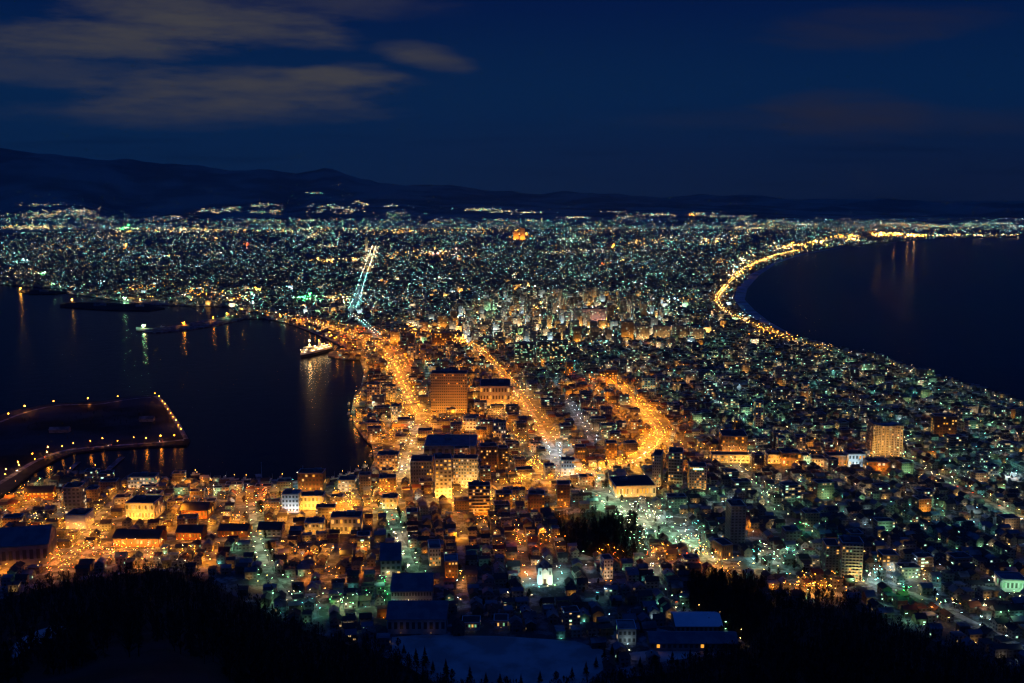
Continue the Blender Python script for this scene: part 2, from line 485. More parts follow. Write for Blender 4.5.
# ------------------------------------------------------------------ far hills with the suburb on their feet
RID = [(-500, 140), (0, 150), (50, 153), (100, 157), (150, 161), (200, 163), (260, 166), (300, 170), (330, 166), (345, 168), (380, 177), (420, 180), (500, 185), (600, 189),
       (700, 190), (800, 192), (900, 195), (1024, 195), (1600, 194)]
FOOT = [(-500, 214), (0, 216), (30, 205), (50, 203), (85, 206), (120, 217), (185, 214), (210, 208), (240, 210), (265, 204), (290, 210), (320, 206), (360, 207), (400, 206), (440, 210), (500, 209),
        (540, 212), (600, 212), (650, 211), (720, 212), (800, 216), (1024, 219), (1600, 219)]
RX, RY = zip(*RID); FX, FY = zip(*FOOT)
RN = 17000.
def fbm(x, y, s=1.0):
    return (math.sin(x * 1.7 * s + 1.3) * math.cos(y * 1.3 * s + .4) + .5 * math.sin(x * 3.9 * s + y * 2.1 * s) + .25 * math.sin(x * 8.3 * s - y * 7.1 * s + 2)) / 1.75
def hill_z(x, y):
    r = math.hypot(x, y)
    if r < 9500: return ZL
    px = CX + F * x / (y * CP + H * SP)
    yr = float(np.interp(px, RX, RY)); yf = float(np.interp(px, FX, FY))
    top = H + (195.0 - yr - 5.5) * RN / F * 1.02
    kn = H - (yf - 195.0) * 12500. / F * 1.0     # a knoll that the foot lights climb
    kn = max(ZL, kn)
    t = min(1, max(0, (r - 9500) / 3000.)); t = t * t * (3 - 2 * t)
    s = min(1, max(0, (r - 12500) / 4500.)); s = s * s * (3 - 2 * s)
    z = ZL - 6 + kn * t + (top - kn) * s + s * (1 - s) * 160 * fbm(x / 900, y / 900)
    z += 48 * s * fbm(x / 620, y / 2400) + 20 * s * fbm(x / 210, y / 900)
    if r > RN: z -= (r - RN) * .12
    return z
mb = MB()
azs = np.linspace(-45, 45, 181); rs = list(np.linspace(9500, 17000, 46)) + [18500, 21000]
grid = [[(r * math.sin(math.radians(a)), r * math.cos(math.radians(a))) for r in rs] for a in azs]
grid = [[(x, y, hill_z(x, y)) for x, y in row] for row in grid]
for i in range(len(azs) - 1):
    for j in range(len(rs) - 1):
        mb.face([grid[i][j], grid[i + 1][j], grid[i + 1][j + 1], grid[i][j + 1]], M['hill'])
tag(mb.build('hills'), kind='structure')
def hit_far(px, py):
    """where a sight line meets the plain or the far hills"""
    x, y, z = ray(px, py)
    for t in np.arange(9000, 17000, 60):
        X, Y, Z = x * t, y * t, H + z * t
        if Z <= hill_z(X, Y): return X, Y, max(ZL, hill_z(X, Y))
    return None

# ------------------------------------------------------------------ the wooded mountain under the viewer
SIL = [(-300, 600), (-100, 600), (0, 597), (50, 583), (100, 574), (160, 567), (200, 575), (240, 596), (290, 622), (350, 642), (400, 660), (440, 682), (480, 690), (560, 690), (600, 684), (630, 674), (680, 668),
       (710, 655), (745, 648), (760, 612), (800, 606), (850, 604), (890, 622), (940, 640), (1024, 674), (1100, 690), (1400, 700)]
D0 = []
for px, py in SIL:
    x, y = at(px, py, ZL); D0.append((math.atan2(x, y), math.hypot(x, y)))
DA, DR = zip(*D0)
def foot_r(az): return float(np.interp(az, DA, DR))
def slope_z(x, y):
    az = math.atan2(x, y); r = math.hypot(x, y); d0 = foot_r(az)
    if r >= d0: return ZL - 2.0
    k = 1 - r / d0
    return ZL - 1 + 306 * k ** 1.13 + 1.5 * fbm(x / 14, y / 14) * min(1, k * 9)
mb = MB()
azs = np.linspace(-.75, .75, 121)
ks = np.linspace(0.0, 1.0, 49)
grid = []
for a in azs:
    d = foot_r(a) + 4
    row = []
    for k in ks:
        r = max(1.0, d * k); x, y = r * math.sin(a), r * math.cos(a)
        row.append((x, y, slope_z(x, y) if k < 1 else ZL - 3))
    grid.append(row)
for i in range(len(azs) - 1):
    for j in range(len(ks) - 1):
        mb.face([grid[i][j], grid[i + 1][j], grid[i + 1][j + 1], grid[i][j + 1]], M['slope'])
tag(mb.build('mountain_terrain'), kind='structure')

# snow-covered sports ground at the mountain foot
FIELD = [(392, 637), (420, 635), (500, 636), (575, 641), (603, 650), (612, 664), (560, 700), (430, 700), (392, 660)]
mb = MB(); mb.face([(*at(*q), ZL + .03) for q in FIELD][::-1], M['snowfield'])
tag(mb.build('snowy_field_ground'), kind='structure')
FIELD2 = [(628, 653), (655, 650), (700, 652), (690, 658), (660, 662), (632, 660)]
mb = MB(); mb.face([(*at(*q), ZL + .03) for q in FIELD2][::-1], M['snowfield'])
tag(mb.build('snowy_yard_ground'), kind='structure')

mb = MB(); SP_ = [(8, 652), (20, 640), (40, 631), (62, 625), (66, 631), (48, 642), (30, 650), (14, 661)]
def hit_slope(px, py):
    x, y, z = ray(px, py)
    for t in np.arange(150, 900, 1.0):
        if H + z * t <= slope_z(x * t, y * t): return (x * t, y * t, slope_z(x * t, y * t) + .6)
c_ = hit_slope(36, 641); ring_ = [hit_slope(*q) for q in SP_]
for i in range(len(ring_)): mb.face([c_, ring_[i], ring_[(i + 1) % len(ring_)]], M['snowfield'])
tag(mb.build('snowy_clearing_ground'), kind='structure')
for nm_, poly_ in (('park_ground', [(553, 516), (600, 511), (636, 524), (650, 557), (610, 563), (558, 546)]), ('grove_ground', [(686, 586), (700, 573), (768, 583), (772, 652), (735, 645), (708, 615)])):
    mb = MB(); mb.face([(*at(*q), ZL + .025) for q in poly_][::-1], M['slope']); tag(mb.build(nm_), kind='structure')
# ------------------------------------------------------------------ roads
def spline(pts, step=6.0):
    """world polyline resampled smoothly through pixel points"""
    P = [Vector(at(*p)) for p in pts]
    out = []
    for i in range(len(P) - 1):
        p0, p1, p2, p3 = P[max(0, i - 1)], P[i], P[i + 1], P[min(len(P) - 1, i + 2)]
        n = max(1, int((p2 - p1).length / step))
        for k in range(n):
            t = k / n
            out.append(.5 * ((2 * p1) + (p2 - p0) * t + (2 * p0 - 5 * p1 + 4 * p2 - p3) * t * t + (3 * p1 - p0 - 3 * p2 + p3) * t ** 3))
    out.append(P[-1])
    return out
ROADS = [  # name for labels, pixel points, width, lamp colours, level, spacing, radius, end named
    ('harbour highway', [(290, 321), (322, 327), (350, 336), (376, 346), (390, 356), (402, 378), (412, 400), (418, 420)], 16, 'OOA', 8, 20, .8, 'station'),
    ('wharf road', [(418, 424), (412, 445), (405, 462), (401, 482)], 14, 'YAW', 8, 16, .7, 'hotel'),
    ('station yard road', [(250, 312), (290, 318), (330, 325), (365, 333), (395, 349), (410, 372)], 12, 'OOR', 7, 40, .8, 'breakwater'),
    ('quayside road', [(300, 327), (330, 339), (352, 349), (372, 352), (390, 366), (404, 392), (416, 412)], 12, 'OOA', 7, 34, .7, 'station'),
    ('tramway avenue', [(458, 341), (478, 352), (496, 369), (513, 389), (526, 407), (538, 424), (547, 441)], 17, 'OOAOY', 8, 15, .7, 'station'),
    ('avenue bend', [(547, 441), (554, 453), (555, 464), (562, 474), (575, 478)], 18, 'BWB', 8, 14, .7, 'station'),
    ('golden boulevard', [(573, 477), (600, 472), (628, 466), (643, 458), (652, 447)], 24, 'OAOA', 8, 4.5, .75, 'avenue'),
    ('orange crossing street', [(652, 447), (660, 436), (648, 420), (636, 404), (620, 389), (604, 378)], 18, 'OAO', 8, 11, .75, 'boulevard'),
    ('shopping street', [(655, 441), (680, 449), (706, 455), (732, 458), (762, 459)], 16, 'AOY', 7, 22, .6, 'boulevard'),
    ('green lit avenue', [(578, 488), (603, 501), (632, 517), (660, 533), (690, 547), (722, 560)], 26, 'GWG', 7, 11, .6, 'boulevard'),
    ('upper green lane', [(600, 492), (636, 506), (668, 524), (700, 540)], 12, 'WGB', 6, 18, .6, 'boulevard'),
    ('orange slope street', [(672, 540), (694, 550), (718, 562), (742, 570), (765, 574)], 12, 'OOA', 6, 18, .6, 'avenue'),
    ('green hill street', [(386, 503), (392, 522), (401, 544), (409, 562), (417, 578)], 14, 'GWG', 6, 12, .6, 'harbour'),
    ('leafy hill street', [(252, 502), (254, 524), (259, 548), (270, 574), (288, 600)], 12, 'GGW', 6, 13, .55, 'harbour'),
    ('orange dock road', [(40, 592), (66, 562), (88, 535), (108, 508), (120, 494)], 18, 'OOA', 7, 13, .55, 'mountain'),
    ('causeway', [(-30, 500), (5, 480), (32, 463), (56, 453), (75, 449), (110, 446), (150, 443), (184, 440)], 11, 'OOA', 7, 28, .8, 'mainland'),
    ('island seawall road', [(186, 439), (178, 424), (171, 414), (163, 402), (155, 396)], 10, 'OOA', 7, 26, .8, 'causeway'),
    ('island rim road', [(151, 397.5), (132, 399), (100, 404), (82, 404.5), (54, 406), (24, 413), (-10, 426)], 9, 'OOO', 7, 80, 1.0, 'seawall'),
    ('beach road', [(800, 251), (775, 256.5), (752, 266), (736, 277), (724, 290), (717, 300), (722, 310), (738, 320), (762, 330), (790, 341)], 12, 'AYA', 7, 28, 1.1, 'bend'),
    ('shore road', [(790, 341), (830, 352), (880, 363), (930, 380), (980, 394), (1024, 409)], 10, 'WAY', 5, 60, .6, 'bend'),
    ('teal avenue', [(352, 312), (357, 300), (361, 286), (365, 274)], 30, 'TBT', 6, 40, 1.5, 'station'),
    ('white avenue', [(365, 274), (369, 263), (372, 254), (374, 247)], 30, 'WWY', 6, 50, 2.2, 'station'),
    ('station approach', [(350, 316), (360, 322), (370, 330), (378, 338)], 16, 'BTW', 6, 26, .9, 'station'),
    ('white side street', [(567, 401), (576, 414), (586, 430), (594, 447)], 10, 'BWB', 6, 22, .55, 'station'),
    ('pine street', [(870, 437), (890, 450), (918, 468), (945, 482), (985, 500), (1024, 520)], 12, 'WGY', 6, 24, .55, 'curved tower'),
    ('temple street', [(728, 460), (745, 474), (760, 492), (776, 512), (790, 530)], 10, 'GWG', 6, 22, .5, 'boulevard'),
    ('cliff road', [(845, 574), (880, 584), (905, 592), (935, 604), (970, 622), (1024, 648)], 14, 'GBW', 5, 18, .55, 'apartment block'),
    ('park road', [(655, 594), (680, 606), (702, 620), (728, 634), (746, 647)], 9, 'YGY', 4, 14, .45, 'avenue'),
    ('lantern row', [(762, 594), (785, 593), (810, 594), (850, 596)], 10, 'OOA', 6, 9, .5, 'apartment block'),
    ('apartment street', [(748, 566), (780, 572), (810, 574), (845, 574)], 12, 'GYG', 5, 18, .5, 'avenue'),
    ('warehouse street', [(108, 523), (135, 523), (170, 522), (205, 521), (240, 520)], 10, 'OAO', 8, 20, .5, 'dock road'),
    ('red brick street', [(100, 552), (140, 551), (180, 545), (220, 541), (252, 540)], 10, 'OOA', 8, 18, .45, 'dock road'),
    ('bay street', [(252, 512), (285, 514), (320, 512), (350, 511), (385, 506)], 12, 'OOA', 8, 16, .55, 'leafy street'),
    ('inner orange street', [(395, 505), (430, 500), (470, 498), (490, 500)], 12, 'AYO', 7, 22, .6, 'harbour'),
    ('golden side street', [(497, 488), (520, 486), (545, 484), (562, 482)], 14, 'OAOA', 8, 5, .6, 'avenue'),
]
ROADW = []
LAMPS = []       # x, y, colour, level, radius, road index, index along
for ri, (nm, pts, wd, cols, lv, sp, rad, end) in enumerate(ROADS):
    wd *= .62; sp *= .62
    P = spline(pts)
    ROADW.append((P, wd))
    mb = MB(); prev = None; z = ZL + .04 + ri * .006
    for i, p in enumerate(P):
        a, b = P[max(0, i - 1)], P[min(len(P) - 1, i + 1)]; d = (b - a).normalized(); n = Vector((-d.y, d.x)) * wd / 2
        cur = (p + n, p - n)
        if prev: mb.face([(*prev[0], z), (*prev[1], z), (*cur[1], z), (*cur[0], z)], M['asphalt'])
        prev = cur
    tag(mb.build('road'), kind='structure')
    acc_, k, side = 0., 0, 1
    for i in range(1, len(P)):
        acc_ += (P[i] - P[i - 1]).length
        while acc_ >= sp:
            acc_ -= sp; d = (P[i] - P[i - 1]).normalized(); n = Vector((-d.y, d.x)) * (wd / 2 + .8) * side; side = -side
            q = P[i] + n * (1 if R.random() < .78 else R.uniform(1.0, 3.2)) + d * R.uniform(-3, 3)
            lvv = max(2, lv + R.choice((-2, -1, 0, 0)))
            LAMPS.append((q.x, q.y, R.choice(cols), lvv, rad * R.uniform(.75, 1.2), ri, k)); k += 1
ROADPTS = np.array([(p.x, p.y, wd) for P, wd in ROADW for p in P])
def road_clear(x, y, marg):
    d = np.hypot(ROADPTS[:, 0] - x, ROADPTS[:, 1] - y) - ROADPTS[:, 2] / 2
    return d.min() > marg

# ------------------------------------------------------------------ single large buildings
FOOTPRINTS = []    # x, y, radius: keep small houses off
def clear_of(x, y, r):
    for a, b, q in FOOTPRINTS:
        if (a - x) ** 2 + (b - y) ** 2 < (q + r) ** 2: return False
    return True
LITPANE = {k: glow(k, l, False) for k, l in (('A', 1), ('Y', 1), ('W', 1), ('G', 0))}
PANES = {}
def pane_mesh(w, h, m):
    key = (round(w, 2), round(h, 2), m.name)
    if key not in PANES:
        q = MB(); q.box((0, 0, -h / 2), (w, .14, h), 0, m, bottom=True); PANES[key] = q.mesh('window')
    return PANES[key]
def building(name, label, x0, x1, yb, yt, depth=None, rot=0., wall='pale', roof='roofdark', rows=0, cols=0, lit=.15, litc='AYW', style='flat', mark=None,
             sides=True, balcony=False, cat='building', winh=.5, winw=.55):
    """a block whose front foot spans pixels x0..x1 on row yb and whose top reaches row yt"""
    bx, by = at((x0 + x1) / 2, yb)
    s = mpp(bx, by); wdt = (x1 - x0) * s
    ht = (yb - yt) * s / math.cos(PITCH) * .985
    dep = depth or max(9., wdt * .55)
    cr, sr = math.cos(rot), math.sin(rot)
    wdt_ = max(4., (wdt - dep * abs(sr)) / max(.4, abs(cr)))
    cx, cy_ = bx, by + dep / 2
    root = empty(name, (cx, cy_, ZL), rot, label, cat)
    if style == 'gable': wallh = ht * .62
    else: wallh = ht
    q = MB(); q.box((0, 0, 0), (wdt_, dep, wallh), 0, M[wall], M[roof], uvo=(R.randrange(900) * 3.2, 0))
    if style == 'gable':
        for e in (-1, 1):
            pts = [(e * wdt_ / 2, -dep / 2, wallh), (e * wdt_ / 2, dep / 2, wallh), (e * wdt_ / 2, 0, wallh + ht * .38)]
            q.face(pts if e > 0 else pts[::-1], M[wall])
    q.build('wall', root)
    q = MB()
    if style == 'gable':
        q.gable((0, 0, wallh), (wdt_, dep), 0, M[roof], .7, ht * .38 / dep, None, .3)
        q.build('roof', root)
    else:
        t = .9
        for (cx_, cy2, a, b) in ((0, -dep / 2, wdt_ + .3, .5), (0, dep / 2, wdt_ + .3, .5), (-wdt_ / 2, 0, .5, dep - .5), (wdt_ / 2, 0, .5, dep - .5)):
            q.box((cx_, cy2, wallh), (a, b, t), 0, M['concrete'], M['snow'])
        q.build('parapet', root)
        if ht > 11 and wdt_ > 14:
            q = MB(); q.box((wdt_ * R.uniform(-.25, .25), dep * .1, wallh), (min(8, wdt_ * .3), min(6, dep * .5), 3.2), 0, M['concrete'], M['roofsnow']); q.build('machine_room', root)
    # windows as parts: the front and, where it shows, one flank
    if rows and cols:
        n = 0; fh, cw = (wallh - 1.2) / rows, wdt_ / cols
        extra = MB(); lim = 98
        spots = []
        for r in range(rows):
            for c in range(cols):
                spots.append((-wdt_ / 2 + (c + .5) * cw, -dep / 2 - .02, 1.2 + (r + .5) * fh, 0., cw, fh))
        sc_ = max(1, int(dep / cw))
        if sides:
            e = -1 if bx > 0 else 1
            for r in range(rows):
                for c in range(sc_):
                    spots.append((e * (wdt_ / 2 + .02), -dep / 2 + (c + .5) * dep / sc_, 1.2 + (r + .5) * fh, math.pi / 2, dep / sc_, fh))
        for i, (x, y, z, rr, cw_, fh_) in enumerate(spots):
            on = R.random() < lit
            m = LITPANE.get(R.choice(litc), LITPANE['A']) if on else M['darkglass']
            w_, h_ = cw_ * winw, fh_ * winh
            if n < lim:
                o = bpy.data.objects.new('window', pane_mesh(w_, h_, m)); COL.objects.link(o)
                o.parent = root; o.location = (x, y, z); o.rotation_euler = (0, 0, rr); n += 1
            else:
                a, b = (w_, .14) if rr == 0 else (.14, w_)
                extra.box((x, y, z - h_ / 2), (a, b, h_), 0, m, bottom=True)
        if extra.f: tag(extra.build('window_rows', root), kind='stuff')
    if balcony:
        for r in range(1, rows):
            q = MB(); z = 1.2 + r * (wallh - 1.2) / rows - .15
            q.box((0, -dep / 2 - .75, z), (wdt_ * .96, 1.4, .2), 0, M['pale'], bottom=True)
            q.box((0, -dep / 2 - 1.4, z + .2), (wdt_ * .96, .1, .95), 0, M['pale'], bottom=True)
            q.build('balcony', root)
    FOOTPRINTS.append((cx, cy_, math.hypot(wdt_, dep) / 2 * .92))
    if mark: MARKS[mark] = (cx, cy_)
    return root, (cx, cy_, wdt_, dep, wallh, s)

B = building
FLOOD = []    # floodlights on the ground, mostly added to light a facade: x, y, z, colour, level, radius
def flood(info, ck='A', lv=6, n=3, r=.6, off=7., z=3., yoff=0.):
    cx, cy_, wd, dep, ht, s = info
    for i in range(n):
        x = cx + (i + .5 - n / 2) * wd / n
        FLOOD.append((x, cy_ - dep / 2 - off, ZL + z, ck, lv, r))
_, hot = B('hotel', 'tall amber hotel with a gridded facade, broadest tower on the harbour front', 431, 467, 413, 373, 26, .0, 'hotelwall', 'roofdark', 14, 17, .05, 'AA', mark='amber hotel', winh=.42, winw=.6)
flood(hot, 'O', 8, 7, 1.0, 30, 8); flood(hot, 'A', 7, 5, .6, 9, 3)
_, b = B('market_hall', 'broad lit hall with a dark flat roof just inland of the amber hotel', 480, 510, 409, 386, 60, .0, 'pale', 'roofdark', 3, 10, .45, 'AYA', mark='dark-roofed market hall'); flood(b, 'O', 8, 5, .7, 12, 4)
_, b = B('office_building', 'small white flat-roofed office standing before the amber hotel', 463, 476, 430, 418, 14, .0, 'white', 'roofsnow', 3, 4, .2, 'YW'); flood(b, 'W', 6, 2, .4, 8)
_, b = B('office_building', 'pale square office with lit windows beside the tramway avenue bend', 493, 506, 442, 422, 14, .05, 'pale', 'roofdark', 5, 5, .35, 'WY'); flood(b, 'W', 6, 2, .5, 8)
_, b = B('warehouse', 'long warehouse with a dark blue roof and a flagpole in front', 424, 476, 458, 446, 60, .0, 'concrete', 'roofblue', 1, 8, .1, 'A', mark='blue-roofed warehouse')
_, b = B('apartment_block', 'orange gabled end tower of the paired seaside flats, brightest at its foot', 433, 452, 498, 458, 22, .12, 'pale', 'roofdark', 10, 4, .3, 'AYA', mark='paired bright flats'); flood(b, 'A', 8, 3, .9, 9, 3)
_, b = B('apartment_block', 'pale gridded wing of the paired seaside flats, with a lit stairwell', 453, 478, 488, 458, 16, -.05, 'pale', 'roofdark', 9, 9, .4, 'YWA'); flood(b, 'Y', 8, 4, .8, 10, 4)
_, b = B('office_building', 'dim columned office with a dark roof behind the paired bright flats', 410, 432, 484, 461, 24, .03, 'concrete', 'roofdark', 6, 8, .12, 'A')
_, b = B('apartment_block', 'slim orange-lit apartment block with balconies below the paired bright flats', 468, 490, 516, 485, 14, .04, 'tile', 'roofdark', 9, 6, .22, 'AY', mark='slim orange flats', balcony=True); flood(b, 'O', 8, 3, .7, 9, 3)
_, b = B('apartment_block', 'brown tower of dim windows behind the slim orange flats', 479, 497, 472, 446, 18, .1, 'tile', 'roofdark', 8, 6, .2, 'AY'); flood(b, 'O', 6, 2, .6, 8)
_, b = B('apartment_block', 'narrow brown tower next to the avenue bend with one lit column', 498, 508, 470, 448, 14, .1, 'tile', 'roofdark', 8, 3, .3, 'AY')
_, b = B('apartment_block', 'pale-faced slab tower with a dark flank at the golden boulevard corner', 652, 666, 487, 455, 26, -.25, 'pale', 'roofdark', 10, 4, .25, 'YG', mark='boulevard slab towers'); flood(b, 'Y', 6, 2, .6, 10)
_, b = B('apartment_block', 'middle slab tower with greenish balconies near the golden boulevard', 668, 686, 488, 452, 24, -.2, 'concrete', 'roofdark', 11, 5, .25, 'GY', balcony=True); flood(b, 'G', 5, 2, .6, 10)
_, b = B('apartment_block', 'lower gridded tower with a bright green top storey by the boulevard', 689, 707, 490, 466, 18, -.05, 'pale', 'roofdark', 8, 7, .3, 'YA'); flood(b, 'Y', 6, 2, .5, 9)
q = MB(); q.box((0, 0, 0), (11, .3, 1.6), 0, glow('G', 2, False), bottom=True); o = q.build('lit_storey', _); o.location = (0, -9.3, b[4] - 3.4)  # glowing strip that stands in for the lit top storey
_, b = B('market_hall', 'low wide pavilion with a dark hipped roof below the golden boulevard', 612, 656, 497, 486, 40, .1, 'pale', 'roofdark', 1, 12, .7, 'AYA', mark='low pavilion'); flood(b, 'A', 8, 6, .6, 7, 3)
_, b = B('department_store', 'square brown store glowing orange on the shopping street', 722, 749, 455, 436, 34, -.08, 'tile', 'roofdark', 5, 8, .12, 'A', mark='square brown store'); flood(b, 'A', 7, 4, .7, 8, 3)
_, b = B('shop', 'low bright orange annexe at the foot of the square brown store', 712, 750, 463, 455, 16, -.05, 'pale', 'roofdark', 2, 9, .5, 'AY'); flood(b, 'A', 7, 4, .5, 7, 3)
_, b = B('tower_block', 'slender pale tower of flats alone among the seaside houses', 755, 763, 428, 402, 14, .0, 'pale', 'roofdark', 10, 3, .25, 'YG', mark='slender pale tower'); flood(b, 'Y', 5, 1, .6, 8)
_, b = B('tower_block', 'thin lit tower of flats nearest the shore road', 803, 809, 397, 384, 12, .0, 'pale', 'roofdark', 7, 3, .3, 'YA'); flood(b, 'Y', 5, 1, .6, 8)
_, b = B('apartment_block', 'brownish twin block of flats on the seaside of the curved tower', 934, 957, 437, 416, 16, -.1, 'tile', 'roofdark', 7, 8, .2, 'AY', mark='brown seaside flats'); flood(b, 'A', 6, 2, .5, 8)
# curved hotel tower: concave front, swept-up roofline
bx, by = at(887, 457); s = mpp(bx, by); wd = 30 * s; ht = 34 * s
root = empty('curved_tower', (bx, by, ZL), 0, 'golden curved tower with a concave front and a swept-up roofline', 'tower block')
MARKS['curved golden tower'] = (bx, by + 10); FOOTPRINTS.append((bx, by + 10, wd * .6))
cur = facade_material('curved_facade', (.50, .42, .28), .14, 1.6, 2.9, 3.2)
NP = 14
fr = [((i / NP - .5) * wd, 9 * (1 - (2 * i / NP - 1) ** 2)) for i in range(NP + 1)]
topz = [ht * (.88 + .12 * (abs(2 * i / NP - 1) ** 1.6) * (1 if i < NP / 2 else .45)) for i in range(NP + 1)]
q = MB()
for i in range(NP):
    (xa, ya), (xb, yb_) = fr[i], fr[i + 1]; uo = i * wd / NP
    q.face([(xa, ya, 0), (xb, yb_, 0), (xb, yb_, topz[i + 1]), (xa, ya, topz[i])], cur, [(uo, 0), (uo + wd / NP, 0), (uo + wd / NP, topz[i + 1]), (uo, topz[i])])
    q.face([(xb, 24, 0), (xa, 24, 0), (xa, 24, topz[i]), (xb, 24, topz[i + 1])], cur, [(uo, 0), (uo + wd / NP, 0), (uo + wd / NP, 60), (uo, 60)])
for e, i in ((0, 0), (1, NP)):
    pts = [(fr[i][0], 24, 0), (fr[i][0], fr[i][1], 0), (fr[i][0], fr[i][1], topz[i]), (fr[i][0], 24, topz[i])]
    q.face(pts if e == 0 else pts[::-1], cur, [(0, 0), (24, 0), (24, topz[i]), (0, topz[i])])
q.build('wall', root)
q = MB()
for i in range(NP): q.face([(fr[i][0], fr[i][1] - .3, topz[i] + .1), (fr[i + 1][0], fr[i + 1][1] - .3, topz[i + 1] + .1), (fr[i + 1][0], 24.3, topz[i + 1] + .1), (fr[i][0], 24.3, topz[i] + .1)], M['roofsnow'])
q.build('roof', root)
for i in range(1, NP, 2):
    q = MB(); q.box((fr[i][0], fr[i][1] - .3, 0), (.7, .9, topz[i]), 0, M['pale']); q.build('pier', root)
flood((bx, by, wd, 0, ht, s), 'Y', 8, 5, .75, 16, 5)
FLOOD.append((bx - wd * .6, by - 6, 8, 'A', 8, .8))
# shops glowing along the pine road
for i, (a, b_, yb, yt, wl, ck, lb) in enumerate([
        (768, 781, 464, 455, 'pale', 'A', 'small orange-lit shop nearest the square brown store in the glowing row'),
        (782, 801, 466, 453, 'tile', 'A', 'brown two-storey shop with a wide orange front in the glowing row'),
        (803, 811, 465, 456, 'white', 'G', 'narrow pale shop with a greenish front in the glowing row'),
        (812, 826, 467, 459, 'pale', 'A', 'low yellow-lit shop in the middle of the glowing row'),
        (828, 846, 466, 456, 'tile', 'A', 'long orange shop beside the blue-white store'),
        (848, 865, 467, 454, 'white', 'B', 'store with a blazing blue-white front near the curved tower'),
        (868, 890, 472, 462, 'tile', 'O', 'brown low block at the foot of the curved tower')]):
    _, b = B('shop', lb, a, b_, yb, yt, 18, .0, wl, 'roofdark', 2, 5, .3, 'AYW', cat='shop'); flood(b, ck, 8 if ck == 'B' else 7, 3, .6, 6, 3)
# the school and halls at the foot of the mountain
_, b = B('school_hall', 'tall hall with a snowy blue roof and dim yellow-green wall beside the green hill street', 377, 401, 577, 548, 34, .10, 'pale', 'roofblue', 3, 4, .08, 'Y', style='gable', mark='yellow-green school hall'); flood(b, 'G', 4, 2, .5, 8)
_, b = B('school_hall', 'large blue-roofed school hall with a colonnade along its front', 390, 432, 606, 580, 36, .03, 'pale', 'roofblue', 2, 14, .0, 'Y', style='gable', mark='blue-roofed school'); flood(b, 'Y', 4, 4, .4, 6, 2.5)
_, b = B('gymnasium', 'wide snow-blue roofed gymnasium next to the snowy field', 387, 446, 634, 608, 34, .0, 'pale', 'roofblue', 1, 10, .0, 'Y', style='gable', mark='snow-roofed gymnasium'); flood(b, 'Y', 3, 2, .3, 5)
_, b = B('town_house', 'tall tan house with lit flank above the school', 426, 441, 566, 548, 22, .15, 'pale', 'roofsnow', 4, 4, .2, 'YA'); flood(b, 'Y', 6, 2, .4, 6)
_, b = B('town_house', 'orange-lit flat-roofed house beside a lamp near the school', 443, 458, 578, 561, 18, .1, 'tile', 'roofsnow', 4, 4, .2, 'AY'); flood(b, 'O', 6, 2, .5, 6)
_, b = B('low_hall', 'low hall with a pale blue snow roof along the edge of the park road', 676, 722, 634, 620, 26, .0, 'concrete', 'snow', 1, 10, .0, 'Y', style='gable', mark='low snow-roofed hall')
_, b = B('low_hall', 'longest dark hall with a navy roof beyond the snowy yard', 650, 738, 651, 637, 20, .0, 'concrete', 'roofblue', 1, 16, .06, 'A', style='gable', mark='long navy-roofed hall')
_, b = B('small_office', 'small pale building with a white lamp behind the snowy field', 618, 636, 645, 629, 16, .0, 'pale', 'roofsnow', 2, 4, .1, 'GW', mark='white-lamp office'); flood(b, 'B', 6, 1, .35, 5)
_, b = B('low_house', 'low yellow-lit clubhouse on the inland edge of the snowy field', 494, 508, 629, 621, 12, .0, 'pale', 'roofdark', 1, 5, .5, 'YG', mark='field clubhouse'); flood(b, 'Y', 3, 1, .3, 4)
_, b = B('low_house', 'low lit changing house nearer the gymnasium by the snowy field', 462, 480, 630, 623, 12, .0, 'pale', 'roofdark', 1, 6, .5, 'YG'); flood(b, 'Y', 3, 1, .3, 4)
# church with twin white towers
bx, by = at(545, 584); s = mpp(bx, by)
root = empty('church', (bx, by + 8, ZL), 0, 'white church with twin square towers under cold floodlights', 'church')
MARKS['floodlit white church'] = (bx, by + 8); FOOTPRINTS.append((bx, by + 10, 16))
q = MB(); q.box((0, 4, 0), (13, 22, 8), 0, M['white'], M['white']); q.build('nave', root)
q = MB(); q.gable((0, 4, 8), (22, 13), math.pi / 2, M['roofsnow'], .5, .45, M['white'], .25); q.build('roof', root)
for e in (-1, 1):
    q = MB(); q.box((e * 4.2, -8, 0), (3.6, 3.6, 15), 0, M['white']); t_ = q.build('tower', root)
    q = MB(); bq = [(e * 4.2 + i, -8 + j, 15) for i, j in ((-2, -2), (2, -2), (2, 2), (-2, 2))]
    for i in range(4): q.face([bq[i], bq[(i + 1) % 4], (e * 4.2, -8, 18.5)], M['roofsnow'])
    q.build('spire', t_)
    q = MB(); q.box((e * 4.2, -9.85, 9), (1.2, .15, 3), 0, M['darkglass'], bottom=True); q.build('window', t_)
q = MB(); q.box((0, -7.1, 0), (2.4, .2, 4), 0, M['wood']); q.build('door', root)
for i, (x, y) in enumerate(((-10, -12), (-5, -16), (2, -14), (8, -12), (11, -5), (-13, -4))):
    FLOOD.append((bx + x, by + 8 + y, 2.5 if i < 4 else 5, 'BTWGB'[i % 5], 8, .6))
FOOTPRINTS.append((bx, by - 14, 13))
_, b = B('white_tower_house', 'narrow white five-storey house between orange lamps, with a dark stepped roof', 601, 613, 579, 559, 12, .2, 'white', 'roofdark', 5, 3, .1, 'Y', mark='narrow white house'); flood(b, 'W', 6, 1, .5, 6); flood(b, 'O', 6, 2, .5, 12, 3)
